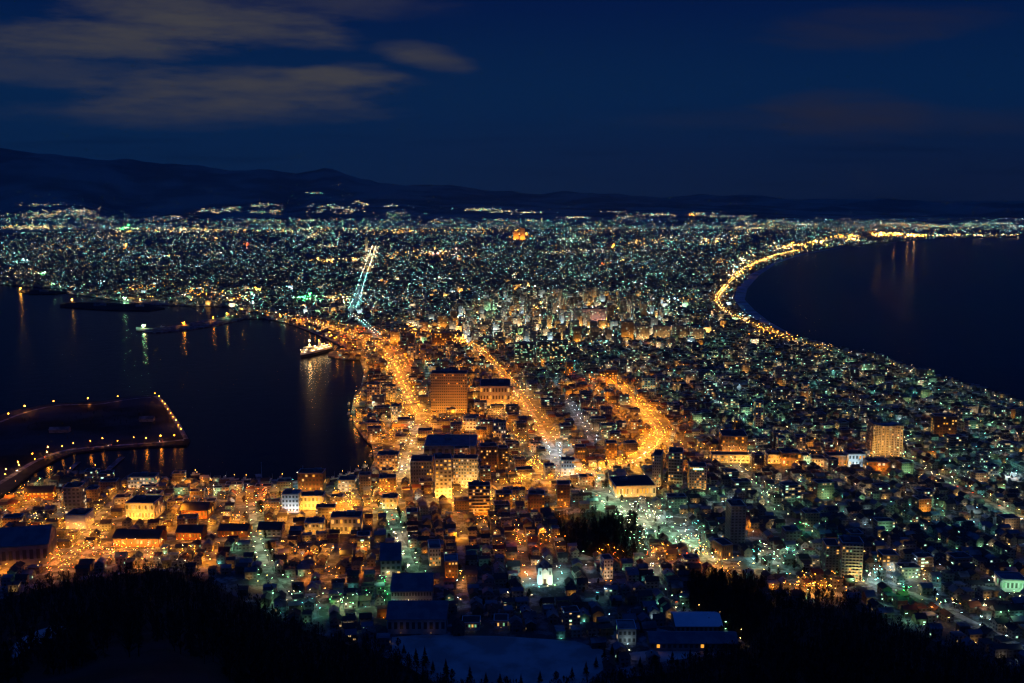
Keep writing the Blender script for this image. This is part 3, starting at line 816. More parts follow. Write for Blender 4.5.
_, b = B('apartment_block', 'tall apartment block with stacked lit balconies above the lantern row', 841, 864, 581, 542, 18, -.12, 'pale', 'roofdark', 12, 6, .10, 'YG', balcony=True, mark='balconied apartment block'); flood(b, 'Y', 8, 3, .6, 9); flood(b, 'G', 7, 2, .5, 14, 6)
_, b = B('apartment_block', 'dim green apartment block adjoining the balconied one', 825, 840, 577, 545, 18, -.1, 'concrete', 'roofdark', 11, 4, .12, 'GY'); flood(b, 'G', 5, 1, .6, 9)
_, b = B('tower_block', 'unlit black tower standing among dark houses above the orange slope', 729, 745, 545, 505, 20, .05, 'concrete', 'roofdark', 13, 4, .01, 'Y', mark='unlit black tower')
_, b = B('round_hall', 'tan rounded hall by the orange slope street', 716, 733, 559, 545, 18, .3, 'tile', 'roofdark', 2, 5, .05, 'A'); flood(b, 'A', 4, 1, .5, 8)
_, b = B('shop', 'green-roofed filling station with a bright forecourt near the sea edge', 1002, 1028, 592, 580, 18, -.1, 'white', 'roofblue', 1, 6, .4, 'GW', mark='bright filling station'); flood(b, 'G', 7, 2, .6, 8, 4)
# harbour-side west quarter
_, b = B('warehouse', 'yellow-lit two-storey warehouse glowing brightest in the dock quarter', 126, 155, 520, 503, 26, -.03, 'pale', 'roofdark', 2, 9, .5, 'YA', mark='brightest dock warehouse'); flood(b, 'A', 8, 5, .75, 7, 3)
_, b = B('ferry_office', 'pale office with a lit band of windows beside the harbour basin', 128, 155, 489, 477, 16, -.02, 'white', 'roofdark', 3, 9, .5, 'WYG'); flood(b, 'W', 6, 3, .4, 6)
_, b = B('warehouse', 'long low warehouse lit yellow, first below the brightest dock warehouse', 113, 160, 547, 532, 20, -.03, 'brick', 'roofdark', 1, 12, .4, 'YA', mark='long brick warehouse', style='gable'); flood(b, 'A', 8, 6, .55, 7, 3)
_, b = B('warehouse', 'red brick warehouse with dark gabled roof on warehouse street', 181, 208, 519, 504, 20, -.03, 'brick', 'roofdark', 1, 8, .3, 'A', style='gable', mark='gabled brick warehouse'); flood(b, 'O', 8, 4, .55, 7, 3)
_, b = B('warehouse', 'second brick warehouse glowing orange on red brick street', 176, 202, 540, 527, 18, -.03, 'brick', 'roofdark', 1, 8, .3, 'A', style='gable'); flood(b, 'O', 7, 4, .5, 7, 3)
_, b = B('warehouse', 'dim long warehouse at the leafy hill street end of red brick street', 218, 248, 537, 526, 18, -.03, 'brick', 'roofdark', 1, 9, .2, 'A', style='gable'); flood(b, 'O', 6, 2, .5, 7, 3)
_, b = B('glass_pavilion', 'glass-fronted pavilion glowing cold white on bay street', 282, 299, 513, 494, 16, .0, 'white', 'roofsnow', 4, 5, .0, 'W', mark='cold white pavilion'); flood(b, 'B', 7, 3, .5, 6, 4)
_, b = B('shop', 'blazing orange shop front next to the cold white pavilion', 300, 323, 510, 496, 16, .0, 'pale', 'roofdark', 2, 6, .4, 'AY'); flood(b, 'A', 8, 4, .7, 7, 3)
_, b = B('harbour_office', 'brown brick harbour office with a mast on its roof at the waterside', 298, 323, 492, 473, 18, .0, 'tile', 'roofdark', 4, 7, .2, 'AY', mark='brown harbour office'); flood(b, 'O', 7, 3, .5, 8)
_, b = B('harbour_office', 'low quay building with a bluish sign facing the waterside boats', 338, 355, 492, 480, 16, .0, 'concrete', 'roofdark', 3, 5, .2, 'WB'); flood(b, 'A', 7, 2, .5, 8)
_, b = B('town_house', 'old white-fronted house with a round lamp below bay street', 304, 323, 535, 523, 16, .05, 'pale', 'roofsnow', 2, 5, .4, 'AY'); flood(b, 'A', 7, 2, .5, 6)
_, b = B('town_house', 'wide orange-lit house with three bright doorways below bay street', 330, 361, 534, 517, 18, .05, 'pale', 'roofdark', 2, 7, .4, 'AY', mark='three-doorway house'); flood(b, 'A', 7, 4, .5, 6)
_, b = B('town_house', 'yellowish house with dark gabled roof by the leafy hill street', 258, 281, 537, 524, 18, .0, 'pale', 'roofdark', 2, 5, .2, 'Y', style='gable'); flood(b, 'Y', 5, 2, .4, 6)
_, b = B('shop', 'orange corner shop at the top of the green hill street', 382, 397, 509, 498, 14, .0, 'pale', 'roofdark', 2, 4, .4, 'AY', mark='orange corner shop'); flood(b, 'A', 7, 3, .6, 7)
_, b = B('shipyard_shed', 'long dark shipyard shed with navy gabled roof at the dock road', -14, 46, 566, 532, 40, .25, 'concrete', 'roofblue', 1, 8, .0, 'A', style='gable', mark='dark shipyard shed')
_, b = B('workshop', 'cream windowless workshop standing alone between the dock roads', 66, 86, 529, 515, 20, .0, 'white', 'roofdark', 0, 0, 0, mark='cream workshop'); flood(b, 'W', 5, 2, .4, 7)
_, b = B('grey_tower', 'dim grey tower with a few white windows near the inner basin', 63, 81, 515, 487, 18, .1, 'concrete', 'roofdark', 7, 4, .12, 'W', mark='dim grey tower')
_, b = B('warehouse', 'orange-lit quay shed on the mainland end of the causeway', 24, 52, 500, 487, 14, .1, 'brick', 'roofdark', 2, 7, .3, 'A', style='gable', mark='causeway shed'); flood(b, 'O', 7, 4, .6, 8, 4)
# downtown and the far landmarks
for (a, b_, yb, yt, dp, wl, rw, cl, lt, lc, fl, lb) in [
        (561, 566, 317, 297, 12, 'pale', 12, 3, .4, 'Y', ('A', 7), 'thin yellow downtown tower, tallest in the bright centre'),
        (501, 506, 322, 310, 14, 'white', 8, 3, .6, 'W', ('W', 7), 'white-lit office tower on the harbour edge of downtown'),
        (524, 530, 315, 302, 14, 'blockgrey', 8, 3, .3, 'G', ('T', 6), 'teal-grey tower behind the white-lit office tower'),
        (565, 581, 323, 313, 20, 'white', 5, 7, .6, 'W', ('B', 8), 'store under a large blue-white sign in downtown'),
        (582, 606, 326, 309, 24, 'pale', 7, 9, .4, 'YA', ('P', 7), 'broad pink-orange lit hotel in the middle of downtown'),
        (607, 614, 328, 305, 16, 'tile', 10, 3, .3, 'A', ('A', 8), 'orange tower beside the broad pink-orange hotel'),
        (556, 566, 341, 325, 16, 'pale', 8, 5, .3, 'Y', ('Y', 6), 'cream apartment tower below the blue-white sign'),
        (503, 512, 338, 323, 16, 'pale', 7, 4, .3, 'YG', ('Y', 6), 'cream office with many lit windows near the tramway avenue head'),
        (514, 534, 364, 343, 14, 'blockgrey', 8, 8, .25, 'G', ('G', 5), 'long greenish slab of flats with a black roofline'),
        (536, 568, 362, 341, 14, 'blockgrey', 8, 12, .2, 'GY', ('G', 5), 'longest greenish slab of flats beyond the tramway avenue'),
        (478, 498, 352, 338, 14, 'block', 6, 7, .25, 'YG', ('G', 5), 'short grey-green slab by the tramway avenue head'),
        (621, 634, 340, 322, 20, 'tile', 8, 5, .2, 'A', ('A', 6), 'brown tower block at the open-sea edge of downtown'),
        (636, 650, 341, 326, 18, 'pale', 6, 5, .35, 'YA', ('Y', 6), 'stepped cream block at the open-sea edge of downtown'),
        (654, 671, 339, 326, 16, 'pale', 5, 7, .3, 'YG', ('Y', 5), 'yellow housing slab nearest the downtown tower blocks'),
        (673, 688, 339, 326, 16, 'pale', 5, 6, .3, 'YG', ('Y', 5), 'middle one of the three yellow housing slabs'),
        (690, 704, 341, 328, 16, 'pale', 5, 6, .25, 'YG', ('Y', 5), 'yellow housing slab nearest the beach road'),
        (642, 656, 393, 378, 16, 'white', 6, 5, .2, 'GY', ('G', 6), 'white block of flats beside the orange crossing street'),
        (606, 617, 384, 370, 16, 'tile', 6, 4, .25, 'A', ('O', 7), 'orange block at the head of the crossing street'),
        (566, 573, 376, 362, 14, 'tile', 6, 3, .25, 'A', ('O', 6), 'small orange tower between downtown and the crossing street'),
        (437, 447, 329, 316, 20, 'tile', 6, 4, .2, 'A', ('A', 6), 'brown station hotel beside the teal avenue'),
        (420, 428, 334, 322, 20, 'pale', 6, 4, .3, 'AY', ('O', 6), 'cream block behind the station yard'),
        (390, 400, 344, 332, 20, 'pale', 5, 4, .3, 'A', ('O', 7), 'low orange-lit station hall beside the station yard road'),
        (408, 416, 362, 346, 14, 'pale', 7, 3, .3, 'AY', ('O', 6), 'cream tower beside the harbour highway'),
        (432, 452, 346, 333, 16, 'tile', 5, 8, .3, 'A', ('O', 7), 'wide orange block at the head of the tramway avenue'),
        (365, 368, 253, 237, 16, 'white', 6, 1, .6, 'W', ('W', 8), 'far slim white observation tower near the head of the white avenue'),
        (513, 519, 240, 232, 40, 'tile', 6, 5, .4, 'A', ('O', 8), 'distant orange floodlit hotel, wider of two side by side'),
        (519.5, 525, 240, 228, 40, 'tile', 6, 4, .4, 'A', ('O', 8), 'distant orange floodlit hotel, taller of two side by side'),
        (735, 740, 437, 420, 12, 'tile', 7, 2, .2, 'A', ('A', 5), 'thin brown tower right behind the square brown store'),
        (778, 786, 452, 438, 14, 'pale', 6, 3, .25, 'YG', ('Y', 5), 'pale block behind the glowing shop row'),
        (796, 806, 451, 437, 14, 'concrete', 6, 3, .2, 'YG', ('Y', 5), 'grey block behind the glowing shop row'),
        (386, 396, 402, 386, 14, 'pale', 7, 4, .4, 'AY', ('A', 7), 'bright quay tower beside the harbour highway'),
        (367, 380, 404, 384, 16, 'pale', 7, 5, .4, 'AY', ('O', 7), 'striped waterfront block facing the museum ship'),
        (391, 400, 423, 406, 14, 'pale', 6, 4, .4, 'YW', ('Y', 7), 'yellow-white block on the waterfront inland of the quay lamps'),
        (377, 398, 471, 455, 18, 'pale', 5, 7, .4, 'AY', ('O', 7), 'banded orange office beside the wharf road'),
        (378, 396, 492, 478, 16, 'tile', 4, 6, .3, 'A', ('O', 7), 'brown block at the mountain end of the wharf road'),
        (575, 585, 462, 447, 14, 'tile', 5, 4, .25, 'A', ('O', 6), 'orange block behind the golden boulevard'),
        (606, 617, 459, 443, 14, 'tile', 6, 4, .25, 'A', ('O', 7), 'taller orange block behind the golden boulevard'),
        (561, 575, 476, 460, 14, 'white', 4, 5, .4, 'BW', ('B', 6), 'white colonnaded bank at the avenue bend'),
        (557, 570, 508, 484, 14, 'tile', 8, 4, .15, 'A', ('O', 6), 'dim orange tower below the avenue bend'),
        (528, 545, 512, 494, 14, 'tile', 5, 6, .2, 'A', ('O', 6), 'ribbed brown block below the golden side street'),
        (495, 512, 507, 494, 14, 'tile', 4, 6, .3, 'A', ('O', 7), 'orange house block at the head of the golden side street'),
        (785, 800, 545, 531, 14, 'concrete', 4, 4, .1, 'G', ('G', 5), 'grey-green block with a lit yard near the apartment street'),
        (882, 898, 571, 555, 14, 'tile', 4, 4, .3, 'Y', ('Y', 5), 'yellow-lit house block on the cliff road bend')]:
    r_, b = B('tower_block' if (yb - yt) > 1.3 * (b_ - a) else 'office_building', lb, a, b_, yb, yt, dp, R.uniform(-.1, .1), wl, 'roofdark', 0, 0, lt, lc) if yb < 345 else \
        B('tower_block' if (yb - yt) > 1.3 * (b_ - a) else 'office_building', lb, a, b_, yb, yt, dp, R.uniform(-.1, .1), wl, 'roofdark', rw, cl, lt, lc)
    if yb < 345:      # far away: rows of panes in the wall's own pattern
        for ch in r_.children:
            if ch.name.startswith('wall'): ch.data.materials[0] = M['block'] if wl in ('pale', 'white') else M['blocktan'] if wl == 'tile' else M['blockgrey']
    flood(b, fl[0], fl[1] + (yb < 345), max(2, int(b[2] / 12)), 1.7 if yb < 260 else 1.2 if yb < 345 else .6, 20 if yb < 260 else 9, 4)
MARKS['station hall'] = at(395, 344); MARKS['downtown centre'] = at(580, 326); MARKS['station hotel'] = at(442, 330); MARKS['beach road bend'] = at(712, 305)
MARKS['greenish slabs'] = at(540, 362); MARKS['crossing street flats'] = at(649, 393); MARKS['shore road tower'] = at(806, 397); MARKS['glowing shop row'] = at(815, 466)
MARKS['cliff road bend'] = at(890, 570); MARKS['avenue-bend bank'] = at(568, 476)

def warm_zone(px, py):
    g = lambda cx, cy, sx, sy: math.exp(-((px - cx) / sx) ** 2 - ((py - cy) / sy) ** 2)
    return 1.1 * g(455, 445, 115, 80) + g(120, 520, 150, 42) + 1.0 * g(625, 430, 50, 50) + .75 * g(430, 540, 190, 36) + .9 * g(380, 350, 70, 25) + .7 * g(770, 460, 110, 14) + .9 * g(700, 560, 50, 16)
# ------------------------------------------------------------------ small houses and mid-rise blocks on the street grid
TH = math.radians(97 - 90)
CT, ST = math.cos(TH), math.sin(TH)
NOHOUSE = [FIELD, FIELD2, [(555, 517), (600, 512), (635, 525), (648, 556), (610, 562), (560, 545)], [(688, 585), (700, 574), (765, 585), (765, 650), (735, 640), (690, 612)],
           [(0, 440), (30, 414), (100, 403), (150, 397), (188, 440), (150, 446), (70, 452), (0, 486)], [(300, 330), (330, 338), (352, 349), (330, 349)],
           [(55, 300), (170, 300), (170, 312), (55, 312)], [(120, 322), (245, 318), (245, 335), (120, 335)]]
DENSE = [  # pixel ellipse: chance of a mid-rise, height range
    (568, 316, 85, 15, .13, 20, 42), (490, 330, 40, 12, .18, 14, 30),     (560, 320, 110, 26, .12, 14, 36), (460, 335, 60, 18, .08, 10, 24), (450, 440, 120, 80, .18, 8, 20), (580, 440, 60, 50, .10, 8, 20), (660, 330, 70, 25, .05, 10, 24), (230, 490, 150, 40, .16, 7, 13), (780, 440, 120, 40, .07, 9, 22), (900, 440, 160, 90, .045, 9, 22), (700, 420, 120, 70, .05, 9, 20)]
cand = []
r_i = lambda a, b: range(int(a), int(b))
GX, GY = 12.2, 13.6
def gx(i): return i * GX - (i // 5) * 4.5
def gy(j): return j * GY - (j // 6) * 5.5
for i in r_i(-290, 290):
    for j in r_i(40, 335):
        if i % 5 == 0 or j % 6 == 0: continue
        x0, y0 = gx(i) + R.uniform(-1.3, 1.3), gy(j) + R.uniform(-1.6, 1.6)
        x0 += 5 * math.sin(y0 / 130.) + 3 * math.sin(y0 / 47. + x0 / 300.); y0 += 5 * math.sin(x0 / 110. + 1)
        x, y = x0 * CT - y0 * ST, x0 * ST + y0 * CT
        if y < 600: continue
        px, py = pix(x, y)
        if px < -25 or px > 1050 or py > 690 or py < 282: continue
        if not inside(MAIN, px, py): continue
        if any(inside(p, px, py) for p in NOHOUSE): continue
        if math.hypot(x, y) < foot_r(math.atan2(x, y)) + 4: continue
        cand.append((x, y, px, py))
near_far = []
HOUSES, BLOCKS = [], []
for x, y, px, py in cand:
    edge = min(abs(px - q[0]) + abs(py - q[1]) * 3 for q in SH) if px > 700 and py < 420 else 99
    if not road_clear(x, y, 4.8) or not clear_of(x, y, 5.5): continue
    if not inside(MAIN, *pix(x, y - 9)) or not inside(MAIN, *pix(x + 8, y)) or not inside(MAIN, *pix(x - 8, y)): continue
    prob, h0, h1 = .012, 9, 15
    for (ex, ey, ea, eb, pr, a, b) in DENSE:
        if ((px - ex) / ea) ** 2 + ((py - ey) / eb) ** 2 < 1 and pr > prob: prob, h0, h1 = pr, a, b
    if 350 < px < 548 and 335 < py < 505 and not road_clear(x, y, 17): prob, h0, h1 = max(prob, .30), 7, 14
    if R.random() < prob and clear_of(x, y, 8.5) and road_clear(x, y, 8):
        BLOCKS.append((x, y, R.uniform(h0, h1), R.uniform(11, 20), R.uniform(10, 14), TH + R.uniform(-.06, .06)))
        FOOTPRINTS.append((x, y, 10))
    elif R.random() < .90:
        HOUSES.append((x, y))
HOUSES = [h for h in HOUSES if clear_of(h[0], h[1], 3)]
HOUSES.sort(key=lambda h: h[1])
for (x, y, h, w_, d_, rot) in BLOCKS:
    px, py = pix(x, y)
    if R.random() < (.9 if py < 350 else .5):  # unseen floodlight added before a block to brighten its front
        FLOOD.append((x + R.uniform(-3, 3), y - d_ / 2 - 6, ZL + 3, R.choice('OAO') if 350 < px < 560 and py > 345 else R.choice('YWWGBYAWB') if py < 345 else R.choice('YWGYA') if py < 350 else R.choice('YGWGA'), R.choice((6, 7, 7)) + (py < 350) + (py < 340), R.uniform(.5, .9) * (1.6 if py < 345 else 1)))
BLOCKS.sort(key=lambda h: -h[2] * h[3] / h[1] ** 2)
print('houses', len(HOUSES), 'blocks', len(BLOCKS))
WALLS = ['house', 'housebrown', 'housegrey', 'house']
ROOFS = ['roofdark', 'roofdark', 'roofsnow', 'roofred', 'roofblue', 'roofdark']
LOOK = {'house': 'pale house', 'housebrown': 'timber-brown house', 'housegrey': 'grey house', 'roofdark': 'dark', 'roofsnow': 'snowy', 'roofred': 'rust-red', 'roofblue': 'blue'}
def house_spec(x, y):
    return dict(w=R.uniform(7.5, 11), d=R.uniform(6.5, 8.6), h=R.uniform(4.6, 7.4), rot=TH + R.choice((0, math.pi / 2)) + R.uniform(-.08, .08), wall=R.choice(WALLS), roof=R.choice(ROOFS),
                gable=R.random() < .72, rise=R.uniform(.25, .42))
near_houses = []
chim = MB(); chim.box((0, 0, 0), (.8, .8, 1.8), 0, M['brick'], M['snow']); chim = chim.mesh('chimney')
doorm = MB(); doorm.box((0, 0, 0), (1.1, .12, 2.1), 0, M['wood']); doorm = doorm.mesh('door')
for k, (x, y) in enumerate(HOUSES[:300]):
    sp = house_spec(x, y)
    root = empty('house', (x, y, ZL), sp['rot'], 'house', 'house', 'houses at the foot of the mountain')
    q = MB(); uo = R.randrange(900) * 3.4
    q.box((0, 0, 0), (sp['w'], sp['d'], sp['h']), 0, M[sp['wall']], M[sp['roof']], uvo=(uo, 0))
    if sp['gable']:
        rh = sp['d'] * sp['rise']
        for e in (-1, 1):
            pts = [(e * sp['w'] / 2, -sp['d'] / 2, sp['h']), (e * sp['w'] / 2, sp['d'] / 2, sp['h']), (e * sp['w'] / 2, 0, sp['h'] + rh)]
            q.face(pts if e > 0 else pts[::-1], M[sp['wall']], [(uo, 0)] * 3)
    q.build('wall', root)
    q = MB()
    if sp['gable']: q.gable((0, 0, sp['h']), (sp['w'], sp['d']), 0, M[sp['roof']], .6, sp['rise'], None, .2)
    else: q.box((0, 0, sp['h'] + .01), (sp['w'] + .5, sp['d'] + .5, .35), 0, M['concrete'], M[sp['roof']], bottom=True)
    rf = q.build('roof', root)
    if sp['gable'] and R.random() < .5:
        o = bpy.data.objects.new('chimney', chim); COL.objects.link(o); o.parent = rf; o.location = (sp['w'] * R.uniform(-.3, .3), sp['d'] * .15, sp['h'] + sp['d'] * sp['rise'] * .6)
    o = bpy.data.objects.new('door', doorm); COL.objects.link(o); o.parent = root
    e = -1 if math.cos(sp['rot']) > .5 else 1
    if abs(math.cos(sp['rot'])) > .5: o.location = (R.uniform(-2, 2), -sp['d'] / 2 - .07, 0)
    else: o.location = (-sp['w'] / 2 - .07, R.uniform(-1.5, 1.5), 0); o.rotation_euler = (0, 0, math.pi / 2)
    near_houses.append((root, x, y, '%s with %s %s roof' % (LOOK[sp['wall']], LOOK[sp['roof']], 'gabled' if sp['gable'] else 'flat')))
rank_label(near_houses, lambda it: it[3])
far = MB()
for x, y in HOUSES[300:]:
    sp = house_spec(x, y)
    far.box((x, y, ZL - .5), (sp['w'], sp['d'], sp['h'] + .5), sp['rot'], M[sp['wall']], M[sp['roof']], uvo=(R.randrange(3000) * 3.4, 0))
    if sp['gable']: far.gable((x, y, ZL + sp['h']), (sp['w'], sp['d']), sp['rot'], M[sp['roof']], .5, sp['rise'], M[sp['wall']])
tag(far.build('houses'), kind='stuff')
BW = ['block', 'blockgrey', 'blocktan']
BL = {'block': 'cream', 'blockgrey': 'grey', 'blocktan': 'tan'}
items = []
tank = MB(); tank.box((0, 0, 0), (3.2, 3.2, 2.6), 0, M['concrete'], M['roofsnow']); tank = tank.mesh('machine_room')
for k, (x, y, h, w_, d_, rot) in enumerate(BLOCKS[:250]):
    wl = R.choice(BW)
    root = empty('apartment_block', (x, y, ZL), rot, 'block', 'apartment block', 'mid-rise blocks across the city')
    q = MB(); q.box((0, 0, 0), (w_, d_, h), 0, M[wl], M['roofdark'], uvo=(R.randrange(3000) * 3.2, 0)); q.build('wall', root)
    q = MB()
    for (cx_, cy2, a, b) in ((0, -d_ / 2, w_ + .3, .5), (0, d_ / 2, w_ + .3, .5), (-w_ / 2, 0, .5, d_ - .5), (w_ / 2, 0, .5, d_ - .5)): q.box((cx_, cy2, h), (a, b, .9), 0, M['concrete'], M['snow'])
    q.build('parapet', root)
    o = bpy.data.objects.new('machine_room', tank); COL.objects.link(o); o.parent = root; o.location = (w_ * R.uniform(-.25, .25), 1, h)
    items.append((root, x, y, '%s %s of flats' % (BL[wl], 'tower' if h > 22 else 'block')))
rank_label(items, lambda it: it[3])
far = MB()
for (x, y, h, w_, d_, rot) in BLOCKS[250:]:
    far.box((x, y, ZL - .5), (w_, d_, h + .5), rot, M[R.choice(BW)], M['roofdark'], uvo=(R.randrange(3000) * 3.2, 0))
# beyond: blocks of the plain, thinning out
for _ in range(9000):
    px, py = R.uniform(-20, 1044), 222 + 66 * R.random() ** .8
    if not inside(MAIN, px, py): continue
    x, y = at(px, py)
    if y > 11000: continue
    far.box((x, y, ZL - 1), (R.uniform(9, 24), R.uniform(9, 18), R.choice((6, 7, 8, 10, 14)) + 1), TH + R.uniform(-.3, .3), M['far'], M['roofdark'], uvo=(R.randrange(3000) * 5., 0))
tag(far.build('city_blocks'), kind='stuff')

HASH = {}
for hx, hy in HOUSES: HASH.setdefault((int(hx // 16), int(hy // 16)), []).append((hx, hy, 5.4))
for b_ in BLOCKS: HASH.setdefault((int(b_[0] // 16), int(b_[1] // 16)), []).append((b_[0], b_[1], 10.))
BIG = [f for f in FOOTPRINTS if f[2] > 10.01]
def open_air(x, y, pad=0.):
    i, j = int(x // 16), int(y // 16)
    for a in (-1, 0, 1):
        for b in (-1, 0, 1):
            for hx, hy, r_ in HASH.get((i + a, j + b), ()):
                if (hx - x) ** 2 + (hy - y) ** 2 < (r_ + pad) ** 2: return False
    for hx, hy, r_ in BIG:
        if (hx - x) ** 2 + (hy - y) ** 2 < (r_ * .8 + pad) ** 2: return False
    return True
# ------------------------------------------------------------------ lamps
# side-street lamps on the grid of the near city
SL = [(gx(i), y0) for i in range(-290, 290, 5) for y0 in np.arange(560, 4100, 33.)] + [(x0, gy(j)) for j in range(42, 335, 6) for x0 in np.arange(-2200, 2200, 41.)]
if True:
    for x0, y0 in SL:
        if y0 > 2300 and R.random() < .5: continue
        jx = 2 if y0 < 1700 else 16
        x0 += R.uniform(-jx, jx); y0 += R.uniform(-8, 8)
        x0 += 5 * math.sin(y0 / 130.) + 3 * math.sin(y0 / 47. + x0 / 300.); y0 += 5 * math.sin(x0 / 110. + 1)
        x, y = x0 * CT - y0 * ST, x0 * ST + y0 * CT
        if y < 640: continue
        px, py = pix(x, y)
        if px < -10 or px > 1034 or py > 685 or py < 290 or not inside(MAIN, px, py) or not road_clear(x, y, 4) or not clear_of(x, y, 1): continue
        if any(inside(p, px, py) for p in NOHOUSE) or math.hypot(x, y) < foot_r(math.atan2(x, y)) + 3: continue
        warmz = warm_zone(px, py)
        if R.random() < warmz: ck = R.choice('OOAOO'); lv = R.choice((7, 7, 7, 8)); rad = R.uniform(.5, .9)
        else:
            ck = R.choice('GGTWGBWWYGTY'); lv = R.choice((5, 5, 6, 6)) - (py > 520); rad = R.uniform(.45, .75)
            if py > 585 and 440 < px < 660: ck = R.choice('BTBWO'); lv = R.choice((1, 2, 3, 4))
        if R.random() < .85: LAMPS.append((x, y, ck, lv, rad, -1, 0))
LAMPS = [l for l in LAMPS if open_air(l[0], l[1]) and is_land(*pix(l[0], l[1])) and math.hypot(l[0], l[1]) > foot_r(math.atan2(l[0], l[1])) + 1]
order = sorted(range(len(LAMPS)), key=lambda k: LAMPS[k][1] - (60 if LAMPS[k][5] >= 0 else 0))
inview = [k for k in order if -2 < pix(LAMPS[k][0], LAMPS[k][1])[0] < 1026][:300]
single = set(inview)
CN = {'O': 'orange', 'A': 'amber', 'Y': 'yellow', 'W': 'warm white', 'G': 'greenish', 'T': 'teal', 'B': 'cold white', 'R': 'red-orange', 'P': 'pink', 'N': 'green'}
pole = MB(); pole.tube((0, 0, 0), (0, 0, 6.6), .11, .07, M['steel'], 6); pole.tube((0, 0, 6.5), (0, -1.1, 6.9), .06, .05, M['steel'], 5); pole = pole.mesh('pole')
heads = {}
def head_mesh(ck, lv, rad):
    k = (ck, lv, round(rad, 1))
    if k not in heads:
        q = MB(); q.downlight((0, -1.3, 6.8), max(.3, k[2]), glow(ck, min(10, lv + 2)), M['steel']); a = q.mesh('lamp_head')
        q = MB(); q.octa((0, -1.3 - max(.3, k[2]) - .25, 6.75), .2, glow('Y' if ck in 'OA' else ck, 5)); heads[k] = (a, q.mesh('bulb'))
    return heads[k]
items = []; cnt = {}
for k in sorted(single):
    x, y, ck, lv, rad, ri, i = LAMPS[k]
    root = empty('street_lamp', (x, y, ZL), R.uniform(0, 6.28), 'lamp', 'street lamp', 'street lamps of the near streets')
    o = bpy.data.objects.new('pole', pole); COL.objects.link(o); o.parent = root
    ha, hbb = head_mesh(ck, lv, rad)
    o = bpy.data.objects.new('lamp_head', ha); COL.objects.link(o); o.parent = root
    o2 = bpy.data.objects.new('bulb', hbb); COL.objects.link(o2); o2.parent = o
    if ri >= 0:
        cnt[ri] = cnt.get(ri, 0) + 1
        root['label'] = '%s street lamp, %s one along the %s counted from its %s end' % (CN[ck], ordinal(cnt[ri]), ROADS[ri][0], ROADS[ri][7])
    else: items.append((root, x, y, CN[ck] + ' street lamp'))
rank_label(items, lambda it: it[3])
OPEN = ('causeway', 'island seawall road', 'island rim road', 'quayside road')
st = MB()
for k, (x, y, ck, lv, rad, ri, i) in enumerate(LAMPS):
    if k in single: continue
    wz = min(1., warm_zone(*pix(x, y)))
    z = ZL + (R.uniform(7, 10.5) if ri >= 0 else R.uniform(9, 12.5) + 3 * wz)
    if ri >= 0 and ROADS[ri][0] in OPEN: st.octa((x, y, z), rad, glow(ck, min(lv, 7)))
    st.downlight((x, y, z), rad, glow(ck, min(11, lv + (3 if ri >= 0 and lv >= 7 else 2) + (ri < 0))), M['steel'])
    if ri >= 0: st.octa((x, y - rad - .4, z - .1), max(.2, y * R.uniform(1.1e-4, 2.2e-4)), glow('Y' if ck in 'OA' and R.random() < .3 else ck, R.choice((4, 4, 5, 5, 6)) + (y > 2300), False))
    elif R.random() < .3: st.octa((x, y - rad - .4, z - .1), R.uniform(.12, .22), glow('Y' if ck in 'OA' else ck, R.choice((4, 5)), False))
for hx, hy in HOUSES:  # unseen ground lights added to light the house fronts
    px, py = pix(hx, hy)
    if R.random() > .5 + .35 * min(1, warm_zone(px, py)): continue
    ck = R.choice('OOAO') if R.random() < warm_zone(px, py) else R.choice('GTWYGWBWYTY')
    if py > 560 and R.random() < .5: continue
    st.floodlight((hx + R.uniform(-2, 2), hy - 6.6, ZL + .9), R.uniform(.16, .26), glow(ck, R.choice((7, 7, 8, 8, 8)) - (py > 500 and ck not in 'OA')), M['steel'], .35)
for (x, y, z, ck, lv, r) in FLOOD: st.floodlight((x, y, z), r, glow(ck, lv), M['steel'])
